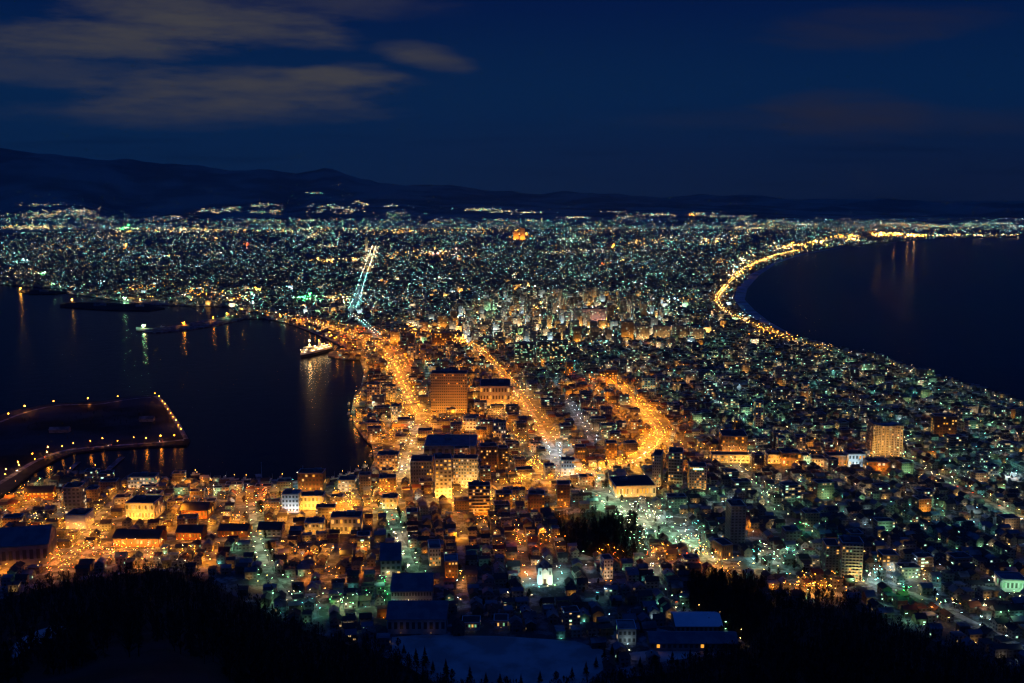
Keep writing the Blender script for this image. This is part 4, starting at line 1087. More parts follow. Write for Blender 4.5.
# clusters of light: yards, quays, forecourts. pixel centre, spread, colour mix, number, level, radius
SPOTS = [
    (360, 340, 34, 9, 'OOAR', 60, 7, .7), (395, 372, 14, 16, 'OOA', 34, 6, .6), (404, 410, 14, 14, 'AOY', 44, 6, .6), (388, 440, 14, 14, 'OAO', 34, 6, .5),
    (358, 402, 4, 8, 'AYA', 12, 7, .6), (356, 420, 4, 5, 'AYO', 10, 7, .6), (450, 425, 28, 8, 'OAO', 40, 6, .5), (410, 425, 8, 10, 'WAY', 14, 7, .5),
    (500, 410, 10, 8, 'AYA', 16, 7, .6), (520, 440, 14, 12, 'OOA', 30, 6, .5), (528, 470, 20, 10, 'OAA', 40, 6, .6), (516, 400, 8, 10, 'OA', 20, 7, .6),
    (455, 500, 14, 4, 'AYA', 16, 8, .6), (500, 505, 20, 6, 'OA', 20, 6, .5), (350, 505, 26, 7, 'AOA', 40, 7, .5), (385, 495, 10, 8, 'AY', 18, 7, .5), (300, 500, 16, 5, 'AYA', 16, 7, .5),
    (262, 500, 6, 8, 'OAR', 14, 6, .5), (220, 495, 30, 8, 'OAW', 36, 5, .45), (140, 500, 20, 6, 'OAW', 16, 5, .45), (80, 535, 24, 14, 'OOA', 44, 6, .5), (40, 525, 26, 10, 'WYO', 30, 4, .45),
    (100, 555, 40, 10, 'OAR', 40, 5, .4), (60, 575, 30, 8, 'RAO', 22, 4, .4), (30, 500, 26, 8, 'OAO', 26, 6, .5), (150, 560, 60, 6, 'OAW', 60, 5, .35), (90, 562, 60, 5, 'ORW', 50, 5, .35), (230, 515, 60, 16, 'OOA', 50, 6, .5), (60, 505, 50, 10, 'OOA', 30, 6, .5), (195, 562, 3, 2, 'O', 2, 6, .5),
    (316, 560, 26, 6, 'OA', 26, 6, .5), (364, 555, 6, 4, 'OA', 6, 6, .5), (330, 580, 20, 4, 'OA', 10, 5, .5), (345, 608, 24, 5, 'GNW', 26, 5, .4), (385, 592, 4, 8, 'NG', 10, 5, .45), (300, 605, 30, 8, 'GWT', 20, 4, .35),
    (460, 585, 5, 3, 'O', 5, 6, .5), (490, 530, 20, 6, 'OA', 18, 5, .45), (510, 552, 14, 6, 'OR', 16, 5, .45), (535, 545, 18, 6, 'OAR', 20, 5, .45), (560, 550, 12, 5, 'OA', 10, 5, .4),
    (608, 562, 12, 6, 'OAR', 12, 6, .5), (545, 578, 12, 6, 'BTW', 14, 6, .4), (640, 545, 14, 6, 'GWT', 26, 5, .45), (660, 560, 18, 6, 'OAR', 26, 5, .45), (700, 560, 14, 6, 'OAR', 26, 5, .45), (650, 570, 10, 6, 'WG', 8, 5, .4),
    (730, 575, 14, 4, 'OAY', 16, 6, .4), (810, 590, 26, 4, 'OOA', 40, 5, .45), (785, 560, 26, 8, 'GTW', 30, 5, .45), (760, 560, 12, 6, 'GWT', 16, 5, .45), (805, 535, 6, 5, 'TN', 6, 6, .5), (878, 580, 14, 6, 'BWT', 16, 6, .45),
    (897, 574, 1, 1, 'B', 2, 7, .6), (915, 578, 14, 5, 'WYB', 14, 5, .45), (905, 600, 8, 5, 'NG', 8, 5, .45), (940, 615, 16, 5, 'YOG', 14, 4, .4), (1000, 610, 20, 12, 'WGB', 14, 5, .4), (1014, 482, 5, 3, 'B', 4, 8, .5),
    (600, 480, 20, 6, 'WGY', 20, 6, .5), (640, 520, 30, 12, 'GWG', 60, 5, .5), (690, 540, 20, 8, 'GWT', 26, 5, .45), (655, 440, 12, 10, 'OAO', 40, 7, .6), (640, 410, 12, 12, 'OAO', 24, 6, .6),
    (592, 384, 8, 5, 'OR', 14, 7, .6), (570, 375, 6, 4, 'OR', 8, 6, .6), (740, 460, 20, 4, 'AYW', 24, 6, .5), (740, 470, 12, 8, 'GWY', 16, 5, .45), (820, 464, 46, 4, 'AOA', 36, 6, .5), (768, 495, 6, 8, 'GW', 14, 6, .4),
    (908, 445, 8, 5, 'GW', 8, 6, .5), (940, 480, 24, 10, 'YWG', 24, 5, .45), (715, 403, 2, 2, 'B', 2, 8, .6), (600, 375, 40, 16, 'GWY', 24, 4, .5),
    (690, 214, 3, 2, 'O', 3, 8, 3.), (900, 232, 6, 2, 'A', 4, 8, 2.2)]
for (cx_, cy2, sx, sy, cols, n, lv, rad) in SPOTS:
    if cy2 < 235: continue
    k = 0
    for _ in range(n * 14):
        if k >= n: break
        px, py = R.gauss(cx_, sx * .6), R.gauss(cy2, sy * .6)
        if not is_land(px, py): continue
        x, y = at(px, py); hi_ = R.random() < .4
        if math.hypot(x, y) < foot_r(math.atan2(x, y)) + 2 or not (open_air(x, y) if not hi_ else clear_of(x, y, 0)): continue
        ck = R.choice(cols); z = ZL + (R.uniform(10, 14) if hi_ else R.uniform(4, 9))  # high ones hang over the roofs, added to put a glow on them
        st.downlight((x, y, z), rad * R.uniform(.6, 1.2), glow(ck, min(11, max(2, lv + R.choice((1, 2, 2, 3))))), M['steel'])
        if R.random() < .4: st.octa((x, y - rad - .5, z - .1), R.uniform(.12, .26), glow('Y' if ck in 'OA' and R.random() < .7 else ck, R.choice((4, 5, 5)), False))
        k += 1
tag(st.build('street_and_fill_lights'), kind='stuff')

# the carpet of lights on the plain and on the feet of the hills
cl = MB()
def carpet(px, py, ck, lv, rpx, z=7., hill=False):
    hill = hill or py < 231
    if hill:
        h = hit_far(px, py)
        if h is None: return
        x, y, zz = h
    else:
        x, y = at(px, py); zz = ZL
    r = rpx * mpp(x, y, zz)
    cl.octa((x, y, zz + max(z, r)), r, glow(ck, lv, False))
    cl.downlight((x, y, zz + max(z, r) + r * .4), r * 1.3, glow(ck, min(9, lv + 5), False), M['steel'])  # capped disc added at each light to lift the plain's base brightness
def pal(px, py):
    t = R.random()
    if t < .22: return R.choice('WWY')
    if t < .27: return R.choice('AO')
    if t < .84: return R.choice('GTT')
    return 'B'
for _ in range(31000):
    px = R.uniform(-5, 1029); py = 219 + 111 * R.random() ** .92
    if not inside(MAIN, px, py): continue
    dark = fbm(px / 34., py / 9.) ; dark2 = fbm(px / 11. + 5, py / 4.)
    if R.random() > .62 + .55 * dark + .25 * dark2: continue
    if py > 290 and R.random() < (py - 290) / 42.: continue
    if px < 250 and py > 268 and R.random() < .45: continue
    if 60 < px < 230 and py > 296 and R.random() < .6: continue
    lv = R.choice((1, 2, 2, 2, 3, 3, 3, 4, 4, 5)); rp = R.uniform(.10, .22)
    carpet(px, py, pal(px, py), lv, rp)
# bright rows and knots on the plain: centre, spread, colours, number, level, radius in px
KNOTS = [
    (30, 228, 40, 1.6, 'WYWA', 60, 3, .6), (180, 231, 60, 2.2, 'WYAW', 110, 3, .65), (125, 229, 10, 2.0, 'GNW', 24, 4, .7), (128, 226, 1, .6, 'N', 3, 6, .8), (320, 231, 90, 2, 'WYGA', 110, 3, .6), (400, 232, 30, 2, 'AYW', 40, 3, .65), (480, 231, 30, 3, 'YWA', 44, 3, .6),
    (215, 240, 9, 3, 'YAP', 14, 3, .7), (126, 247, 3, 2, 'AO', 7, 5, .7), (248, 247, 3, 3, 'RPA', 8, 3, .7), (112, 237, 16, 3, 'YW', 24, 3, .6), (160, 258, 20, 3, 'WBA', 26, 3, .6), (215, 254, 14, 2.4, 'WYB', 22, 3, .6), (60, 250, 30, 6, 'WYA', 40, 2, .6),
    (25, 262, 10, 2, 'TGB', 14, 4, .6), (42, 275, 9, 2, 'GWN', 16, 4, .7), (20, 272, 16, 4, 'YAW', 24, 3, .6), (100, 283, 14, 3, 'TBG', 16, 4, .6), (128, 282, 3, 1, 'T', 3, 6, .6), (50, 287, 10, 2, 'GY', 10, 4, .6), (140, 290, 20, 4, 'AOY', 34, 3, .6), (180, 285, 30, 6, 'AOYG', 50, 3, .6), (200, 295, 26, 4, 'OAO', 44, 4, .6), (235, 300, 14, 4, 'OAW', 26, 4, .6), (245, 293, 8, 3, 'GAW', 14, 3, .6),
    (20, 290.5, 1, .6, 'A', 3, 6, .8), (72, 301.5, 1.5, .7, 'A', 3, 6, .8), (52, 287, 3, .8, 'G', 4, 5, .7), (125, 302, 2, 1, 'G', 5, 6, .7), (140, 301.5, 1, .6, 'Y', 3, 5, .7), (150, 299, 2, .6, 'A', 3, 5, .6), (185, 297, 2, 1, 'W', 4, 5, .6),
    (144, 328, 3, .7, 'GGY', 7, 7, .6), (157, 325, 1, .6, 'O', 3, 7, .6), (184, 325.5, 1.5, .8, 'O', 4, 7, .7), (213, 321, 1.5, .9, 'O', 4, 7, .6), (243, 312, 2, 1.4, 'OO', 6, 7, .7), (228, 317, 2, 1, 'OA', 4, 6, .5), (180, 308, 2, 1, 'O', 4, 6, .6), (253, 305, 1, 1, 'B', 3, 7, .7), (280, 318, 1.5, 1, 'O', 4, 7, .7), (250, 300, 6, 3, 'GTB', 12, 5, .6), (257, 291, 3, 3, 'OA', 8, 6, .7),
    (310, 297, 1.4, 1.2, 'N', 6, 8, .8), (303, 300, 10, 2.4, 'NNG', 26, 5, .7), (318, 301, 8, 3, 'NG', 14, 4, .6), (336, 300, 9, 3.4, 'YAW', 26, 4, .6), (345, 303, 6, 3, 'WG', 14, 4, .6),
    (325, 262, 14, 1.6, 'YWA', 30, 5, .6), (350, 261, 12, 1.4, 'YWA', 22, 5, .6), (312, 236, 6, 4, 'WY', 16, 4, .6), (325, 247, 12, 1, 'WY', 18, 3, .6), (366, 244, 2, 3, 'WY', 8, 5, .6), (336, 241, 2, 1, 'G', 4, 4, .6),
    (420, 254, 22, 4, 'YWA', 44, 4, .6), (445, 253, 18, 3, 'YWP', 34, 4, .65), (475, 258, 16, 3, 'AYP', 22, 3, .6), (392, 258, 10, 4, 'YA', 18, 3, .6), (398, 280, 4, 2, 'YW', 7, 4, .7), (386, 283, 8, 2, 'OPA', 14, 3, .6), (443, 280, 6, 2, 'BWT', 9, 4, .6), (418, 280, 4, 1, 'B', 5, 4, .6),
    (520, 234, 7, 3, 'AOA', 18, 5, .8), (518, 238, 8, 2, 'AO', 14, 4, .7), (570, 240, 18, 5, 'GWB', 30, 3, .6), (590, 252, 26, 1.2, 'WBY', 30, 3, .6), (560, 253, 14, 1, 'WY', 14, 3, .6), (613, 247, 3, 2, 'OA', 7, 5, .7), (640, 245, 20, 6, 'YWA', 34, 3, .6), (665, 240, 16, 4, 'YW', 22, 3, .6), (600, 232, 50, 3, 'YWA', 60, 2, .6), (710, 242, 14, 4, 'YAW', 30, 4, .65), (730, 238, 16, 4, 'WYB', 24, 3, .6), (722, 262, 12, 3, 'AOY', 18, 3, .6), (735, 268, 8, 1.4, 'BWT', 12, 4, .6),
    (605, 265, 4, 2, 'RA', 6, 4, .6), (622, 262, 3, 1, 'Y', 4, 4, .6), (640, 285, 14, 2, 'TBW', 18, 4, .6), (655, 276, 12, 1, 'GT', 14, 3, .6), (575, 275, 8, 1, 'TG', 10, 3, .6), (675, 302, 2, .8, 'B', 4, 7, .7), (660, 303, 12, 1, 'BW', 12, 4, .6), (528, 288, 6, 3, 'YW', 10, 5, .6), (515, 278, 6, 2, 'YW', 8, 4, .6),
    (563, 315, 5, 2, 'B', 12, 6, .7), (540, 322, 5, 4, 'B', 10, 6, .6), (575, 305, 16, 4, 'BWP', 30, 5, .6), (590, 318, 12, 5, 'APW', 30, 6, .65), (610, 317, 6, 6, 'AYO', 20, 6, .65), (545, 308, 14, 6, 'WYA', 30, 5, .6), (515, 316, 16, 8, 'WYGB', 40, 5, .6), (488, 312, 16, 8, 'BWTY', 40, 4, .6), (470, 322, 18, 8, 'WYA', 34, 4, .6), (525, 330, 40, 8, 'GWY', 60, 4, .55), (620, 305, 22, 6, 'YAWP', 36, 5, .6), (640, 310, 16, 8, 'GBW', 28, 4, .55), (600, 338, 20, 6, 'TGW', 30, 4, .55), (560, 345, 60, 12, 'GWYT', 70, 3, .5), (660, 313, 20, 6, 'WGP', 24, 4, .55), (690, 300, 22, 5, 'AYO', 24, 3, .55), (463, 340, 6, 3, 'OAO', 16, 7, .6), (455, 345, 14, 4, 'OA', 22, 6, .5), (425, 332, 16, 5, 'AOY', 34, 5, .6), (412, 325, 14, 6, 'WAY', 24, 4, .6), (380, 305, 24, 8, 'GTBW', 40, 3, .5),
    (748, 262, 10, 6, 'YAW', 34, 4, .65), (735, 275, 8, 5, 'YWA', 30, 4, .65), (725, 290, 5, 6, 'AYO', 26, 5, .6), (785, 248, 14, 3, 'AYW', 40, 5, .7), (800, 246, 8, 2, 'YA', 20, 5, .7), (818, 243, 7, 2, 'AY', 24, 6, .75), (845, 237, 14, 1.6, 'AOA', 26, 5, .7), (855, 240, 7, 1.6, 'Y', 16, 6, .7), (882, 235, 8, 1.8, 'AYA', 30, 6, .8), (896, 235, 6, 1.6, 'AYO', 26, 6, .8), (912, 236, 7, 1.4, 'AY', 24, 6, .75), (922, 236, 6, 1, 'AO', 14, 6, .6), (950, 236, 14, 1, 'YWA', 24, 4, .6), (985, 236, 26, .8, 'WY', 36, 4, .55), (860, 230, 60, 3, 'YAO', 60, 2, .5), (905, 226, 40, 2, 'AYO', 36, 2, .5), (780, 228, 30, 5, 'WYG', 50, 2, .5), (745, 230, 20, 6, 'WYA', 40, 3, .55),
    (766, 334, 14, 4, 'OAO', 22, 5, .55), (785, 340, 12, 3, 'OA', 16, 5, .55), (745, 318, 8, 4, 'TWB', 12, 4, .5), (910, 374, 10, 2, 'WB', 12, 5, .4), (820, 350, 30, 4, 'AYW', 26, 3, .45)]
for (cx_, cy2, sx, sy, cols, n, lv, rad) in KNOTS:
    k = 0
    for _ in range(n * 5):
        if k >= n: break
        px, py = R.gauss(cx_, sx * .6), R.gauss(cy2, sy * .6)
        if not (inside(MAIN, px, py) or inside(FINGER, px, py) or inside(FINGER2, px, py)): continue
        carpet(px, py, R.choice(cols), max(1, lv + R.choice((-1, 0, 0, 1))), rad * R.uniform(.3, .75), R.uniform(4, 12)); k += 1
HILLK = [
    (30, 216, 30, 2, 60, 1), (45, 205, 22, 1.6, 34, 1), (60, 213, 34, 3, 60, 1), (80, 212, 16, 4, 50, 2), (95, 219, 20, 2, 40, 1), (160, 218, 16, 2, 18, 1), (212, 211, 14, 2, 34, 2), (230, 210, 8, 2, 22, 2), (175, 217, 8, 1, 16, 2), (262, 206, 12, 2, 34, 2), (275, 212, 8, 2, 20, 2), (255, 212, 8, 1.4, 14, 1),
    (315, 193, 8, 1, 12, 1), (330, 207, 16, 2, 34, 2), (348, 211, 12, 3, 36, 2), (362, 204, 8, 1.6, 22, 2), (320, 211, 8, 2, 16, 1), (390, 206, 5, 1.4, 14, 2), (400, 215, 20, 2, 24, 1), (310, 221, 10, 1, 16, 2), (480, 210, 16, 1.4, 40, 2), (505, 211, 14, 1.6, 36, 2), (525, 213, 12, 1.4, 24, 2), (530, 221, 8, .8, 12, 1), (575, 218, 12, 1, 26, 2), (615, 212, 14, 1, 22, 1), (655, 215, 22, 1.6, 46, 2), (625, 218, 14, 1.6, 20, 1), (692, 215, 3, 1.6, 10, 4), (700, 214, 16, 1.4, 24, 2), (715, 217, 18, 1, 22, 1),
    (745, 218, 14, 3, 26, 1), (775, 222, 14, 1.4, 16, 1), (805, 225, 8, .8, 24, 2), (826, 220, 1, .6, 3, 3), (890, 224, 16, 1, 22, 2), (930, 226, 18, 1, 22, 2), (975, 225, 12, 1.2, 26, 2), (1000, 224, 10, 1, 18, 2), (1015, 227, 10, 1, 20, 2), (945, 227, 10, .8, 14, 2), (450, 221, 60, 1.5, 30, 0), (250, 222, 60, 1.5, 30, 0), (860, 221, 40, 2, 22, 0)]
for _ in range(2000):
    px = R.uniform(-5, 1029); carpet(px, 230.5 - abs(R.gauss(0, 7.5)) * (1.3 if px < 480 else .8) * (.6 + .5 * fbm(px / 40., 1.)), R.choice('WGTWYB'), R.choice((0, 1, 1, 2, 2)), R.uniform(.10, .22), 6, True)
for (cx_, cy2, sx, sy, n, lv) in HILLK:
    for _ in range(n):
        ck = R.choice('WWYGBWT') if lv < 4 else R.choice('OA')
        carpet(R.gauss(cx_, sx * .6), R.gauss(cy2, sy * .6), ck, max(0, lv + R.choice((0, 0, 1, 1))), R.uniform(.18, .36), 6, True)
tag(cl.build('city_lights'), kind='stuff')

# ------------------------------------------------------------------ museum ship and boats
bow, stern = Vector((*at(301, 357.5, 0), 0)), Vector((*at(330, 350, 0), 0))
ax = (bow - stern); L = ax.length; ang = math.atan2(ax.y, ax.x); mid = (bow + stern) / 2
ship = empty('museum_ship', (mid.x, mid.y, 0), ang, 'white and navy ferry moored at the pier, ablaze with deck lights', 'ship')
hb = 9.0
def hull_ring(z, k):
    pts = []
    for t in np.linspace(0, 1, 11):
        wv = hb * k * min(1, (1.0 - t) * 3.2) ** .6 * (1 if t > .08 else .8)
        pts.append((-L / 2 + L * t * (1 + (.02 * z / 8 if t > .9 else 0)), wv))
    return [(x, w_, z) for x, w_ in pts] + [(x, -w_, z) for x, w_ in pts[-2::-1]]
def loft(name, z0, z1, k0, k1, m, parent):
    q = MB(); A, B2 = hull_ring(z0, k0), hull_ring(z1, k1); n = len(A)
    for i in range(n): q.face([A[i], B2[i], B2[(i + 1) % n], A[(i + 1) % n]], m)
    q.face(B2, m); return q.build(name, parent)
loft('hull', -1, 5, .85, 1.0, M['navy'], ship)
loft('upper_hull', 5.01, 9, 1.0, 1.02, M['white'], ship)
q = MB(); q.box((L * .02, 0, 9.02), (L * .72, 13, 5), 0, M['white']); sup = q.build('superstructure', ship)
q = MB(); q.box((L * .24, 0, 14.05), (L * .2, 12, 4.5), 0, M['white']); br = q.build('bridge', ship)
q = MB(); q.box((L * .24 + L * .1 + .05, 0, 15.8), (.12, 10.5, 1.4), 0, M['darkglass'], bottom=True); q.build('window', br)
q = MB(); q.tube((-L * .12, 0, 14.0), (-L * .14, 0, 25), 3.0, 2.6, M['white'], 12); q.build('funnel', ship)
q = MB(); q.tube((L * .22, 0, 18.5), (L * .22, 0, 34), .45, .2, M['white'], 6); q.tube((L * .22, -3, 28), (L * .22, 3, 28), .15, .15, M['white'], 5); q.build('mast', ship)
dl = {}
for i in range(26):
    t = i / 25
    for s_ in (-1, 1):
        ck, lv = R.choice((('Y', 6), ('A', 6), ('W', 6), ('Y', 6)))
        if (ck, lv) not in dl:
            q = MB(); q.octa((0, 0, 0), .55, glow(ck, lv)); dl[(ck, lv)] = q.mesh('deck_light')
        o = bpy.data.objects.new('deck_light', dl[(ck, lv)]); COL.objects.link(o); o.parent = ship; o.location = (-L * .42 + L * .86 * t, s_ * (8.2 if t < .8 else 5), R.choice((10.5, 15.2)))
for x, z, r, ck, lv in ((L * .22, 31, 1.6, 'W', 6), (L * .22, 22, 1.6, 'Y', 7), (L * .05, 17, 1.1, 'Y', 6), (-L * .1, 27, 1.0, 'A', 6)):
    q = MB(); q.octa((0, 0, 0), r, glow(ck, lv)); o = q.build('flood_lamp', ship); o.location = (x, 1, z)
# fishing boats at the quays
def boat_meshes():
    out = {}
    q = MB(); n = 8
    ringA = [(-5 + 11 * t, 1.7 * min(1, (1 - t) * 2.4) ** .7) for t in np.linspace(0, 1, n)]
    lo = [(x * .94, w_ * .7, -.3) for x, w_ in ringA] + [(x * .94, -w_ * .7, -.3) for x, w_ in ringA[-2::-1]]
    hi = [(x, w_, 1.3 + .5 * max(0, x / 6) ** 2) for x, w_ in ringA] + [(x, -w_, 1.3 + .5 * max(0, x / 6) ** 2) for x, w_ in ringA[-2::-1]]
    for i in range(len(lo)): q.face([lo[i], hi[i], hi[(i + 1) % len(lo)], lo[(i + 1) % len(lo)]], M['white'])
    q.face(hi, M['concrete']); out['hull'] = q.mesh('hull')
    q = MB(); q.box((-1.5, 0, 1.3), (3, 2.2, 2.1), 0, M['white'], M['roofblue']); out['cabin'] = q.mesh('cabin')
    q = MB(); q.tube((.6, 0, 1.3), (.6, 0, 9), .12, .06, M['steel'], 5); q.tube((.6, 0, 3), (-3.5, 0, 5.5), .07, .05, M['steel'], 5); out['mast'] = q.mesh('mast')
    q = MB(); q.octa((.6, 0, 6.2), .35, glow('A', 5)); out['mast_lamp'] = q.mesh('mast_lamp')
    return out
BMESH = boat_meshes()
items = []
for (px, py, a) in [(226, 479, .2), (234, 480, .4), (246, 480, .1), (272, 481, .3), (282, 479, .2), (334, 479, .5), (342, 476, .3), (350, 474, .6), (358, 471, .8), (365, 467, 1.1), (371, 456, 1.4), (349, 404, 1.5), (349, 414, 1.4), (351, 420, 1.3),
                    (160, 478, .1), (175, 476, .2), (195, 475, .2), (210, 479.5, .3), (95, 470, .4), (70, 473, .2), (162, 327, 0.3)]:
    x, y = at(px, py, 0)
    root = empty('fishing_boat', (x, y, 0), a, 'boat', 'boat', 'small boats moored along the harbour quay')
    for n_, me in BMESH.items():
        if n_ == 'mast_lamp' and R.random() < .5: continue
        o = bpy.data.objects.new(n_, me); COL.objects.link(o); o.parent = root
    items.append((root, x, y))
rank_label(items, lambda it: 'white fishing boat')
for (pa, pb, w_, lb) in [((103, 474), (122, 457), 7, 'narrow dark jetty reaching from the mainland into the channel below the island'), ((60, 479), (78, 462), 6, 'shorter narrow jetty beside the mainland end of the causeway'), ((262, 486), (258, 474), 7, 'stub jetty below the tall thin mast')]:
    a, b = Vector(at(*pa, 1.2)), Vector(at(*pb, 1.2)); d = b - a; ang_ = math.atan2(d.y, d.x); m_ = (a + b) / 2
    root = empty('jetty', (m_.x, m_.y, 0), ang_, lb, 'jetty')
    q = MB(); q.box((0, 0, .9), (d.length, w_, .5), 0, M['concrete'], M['asphalt'], bottom=True); q.build('deck', root)
    for t_ in np.linspace(-.45, .45, 5):
        for e in (-1, 1):
            q = MB(); q.tube((d.length * t_, e * (w_ / 2 - .5), -2), (d.length * t_, e * (w_ / 2 - .5), 1.7), .3, .3, M['wood'], 6); q.build('pile', root)
for (px, py, w_, lb) in [(100, 306, 34, 'long low shed in the middle of the dark breakwater'), (140, 307, 22, 'small low shed at the landward end of the dark breakwater'), (44, 292, 26, 'low shed on the dark mole by the harbour mouth'), (60, 432, 26, 'low boathouse on the island above the causeway'), (147, 421, 20, 'small snow-roofed pavilion at the seawall side of the island')]:
    x, y = at(px, py); root = empty('quay_shed', (x, y, ZL), .1, lb, 'shed')
    q = MB(); q.box((0, 0, 0), (w_, 11, 4.5), 0, M['concrete']); q.build('wall', root)
    q = MB(); q.gable((0, 0, 4.5), (w_, 11), 0, M['roofsnow'], .6, .28, M['concrete'], .25); q.build('roof', root)
# flagpoles and masts that stand on land
for (px, yb, yt, lb) in [(262, 484, 462, 'tall thin mast on the quay at the harbour end of the leafy hill street'), (470, 462, 431, 'tall pale flagpole before the blue-roofed warehouse'), (303, 474, 466, 'short mast on the waterside by the brown harbour office')]:
    x, y = at(px, yb); h = (yb - yt) * mpp(x, y)
    q = MB(); q.tube((0, 0, 0), (0, 0, h), .4, .2, M['white'], 6); q.octa((0, 0, h + .3), .45, M['white'])
    o = q.build('flagpole'); o.location = (x, y, ZL); tag(o, lb, 'flagpole')

# ------------------------------------------------------------------ trees
def bare_tree(q, x, y, z, h, rnd, tw=M['twig'], nb=30):
    q.tube((x, y, z - 1), (x + rnd.uniform(-.3, .3), y, z + h * .55), h * .022, h * .010, M['wood'], 5)
def crown_bare(h, rnd, n=120):
    q = MB()
    for _ in range(n):
        t = rnd.uniform(.28, 1.0); a = rnd.uniform(0, 6.283); rr = h * .34 * math.sin(math.pi * min(1, (t - .18) / .86)) * rnd.random() ** .4
        b = Vector((math.cos(a) * rr * .35, math.sin(a) * rr * .35, h * (t - .16))); e = Vector((math.cos(a) * rr, math.sin(a) * rr, h * t))
        side = Vector((-math.sin(a), math.cos(a), rnd.uniform(-.5, .5))).normalized() * h * rnd.uniform(.012, .035)
        q.face([tuple(b), tuple(e - side), tuple(e + side + Vector((0, 0, h * .02)))], M['twig'])
    return q
def crown_fir(h, rnd, n=130):
    q = MB()
    for _ in range(n):
        t = rnd.random() ** .8; z = h * (.12 + .88 * t); rr = h * .23 * (1.04 - t) * rnd.uniform(.55, 1.1); a = rnd.uniform(0, 6.283)
        wv = h * .05 * (1.1 - t); c, s_ = math.cos(a), math.sin(a)
        q.face([(0, 0, z + h * .05), (c * rr - s_ * wv, s_ * rr + c * wv, z - h * .05), (c * rr * 1.1, s_ * rr * 1.1, z - h * .025), (c * rr + s_ * wv, s_ * rr - c * wv, z - h * .05)], M['needle'])
    return q
rt = random.Random(5)
KIND = {'bare': [], 'fir': []}
for k in range(3):
    t_ = MB(); t_.tube((0, 0, -1), (0, 0, 6), .24, .12, M['wood'], 6); t_.tube((0, 0, 4), (1.4, .4, 7.5), .1, .04, M['wood'], 5); t_.tube((0, 0, 3.4), (-1.2, -.6, 7), .1, .04, M['wood'], 5)
    KIND['bare'].append((t_.mesh('trunk'), crown_bare(10, rt, 200).mesh('crown')))
    t_ = MB(); t_.tube((0, 0, -1), (0, 0, 9), .22, .04, M['wood'], 6)
    KIND['fir'].append((t_.mesh('trunk'), crown_fir(10, rt, 190).mesh('crown')))
items = []
def plant(px, py, kind, h, onslope=False):
    x, y = at(px, py)
    z = ZL
    if math.hypot(x, y) < foot_r(math.atan2(x, y)): z = slope_z(x, y)
    tr, cr_ = R.choice(KIND[kind]); s_ = h / 10.
    root = empty('fir_tree' if kind == 'fir' else 'bare_tree', (x, y, z), R.uniform(0, 6.28), 'tree', 'tree', 'trees near the park and field'); root.scale = (s_, s_, s_)
    for n_, me in (('trunk', tr), ('crown', cr_)):
        o = bpy.data.objects.new(n_, me); COL.objects.link(o); o.parent = root
    items.append((root, x, y, 'dark pointed fir' if kind == 'fir' else 'leafless dark tree'))
for _ in range(75):
    px, py = R.uniform(560, 645), R.uniform(524, 562)
    if inside(NOHOUSE[2], px, py): plant(px, py, R.choice(('bare', 'fir', 'bare')), R.uniform(9, 16))
for _ in range(110):
    px, py = R.uniform(690, 765), R.uniform(580, 650)
    if inside(NOHOUSE[3], px, py) and road_clear(*at(px, py), 2): plant(px, py, R.choice(('fir', 'bare')), R.uniform(8, 14))
for px, py, h in ((404, 655, 9), (416, 662, 11), (425, 666, 15), (433, 672, 9), (446, 676, 13), (452, 680, 8), (470, 682, 12), (486, 684, 9), (500, 686, 10), (521, 686, 9), (540, 684, 10), (556, 682, 8), (572, 680, 10), (586, 676, 11), (596, 668, 9), (604, 660, 10),
                   (612, 655, 9), (618, 662, 10), (398, 648, 8), (640, 668, 9), (655, 666, 8), (672, 664, 10), (690, 660, 9), (706, 655, 10)): plant(px, py, 'fir' if h > 8.5 else 'bare', h)
for ri, (nm, pts, wd, *rest) in enumerate(ROADS):
    if nm not in ('green lit avenue', 'green hill street', 'leafy hill street', 'golden boulevard', 'park road', 'apartment street', 'cliff road'): continue
    P = ROADW[ri][0]; n_ = 0
    for i in range(1, len(P) - 1, 1):
        if R.random() < .55 and n_ < 34:
            d = (P[i] - P[i - 1]).normalized(); n = Vector((-d.y, d.x)) * (wd / 2 + 2.2) * R.choice((-1, 1))
            if nm == 'green lit avenue' and R.random() < .4: n *= .1
            q = P[i] + n; h = R.uniform(6, 9.5); n_ += 1
            plant(*pix(q.x, q.y), 'bare', h)
for _ in range(26): plant(R.uniform(440, 620), R.uniform(560, 625), 'bare', R.uniform(5, 8))
TM = dict(MARKS); MARKS['dark park grove'] = at(600, 540); MARKS['roadside grove'] = at(725, 610); MARKS['snowy field'] = at(500, 650)
rank_label(items, lambda it: it[3])

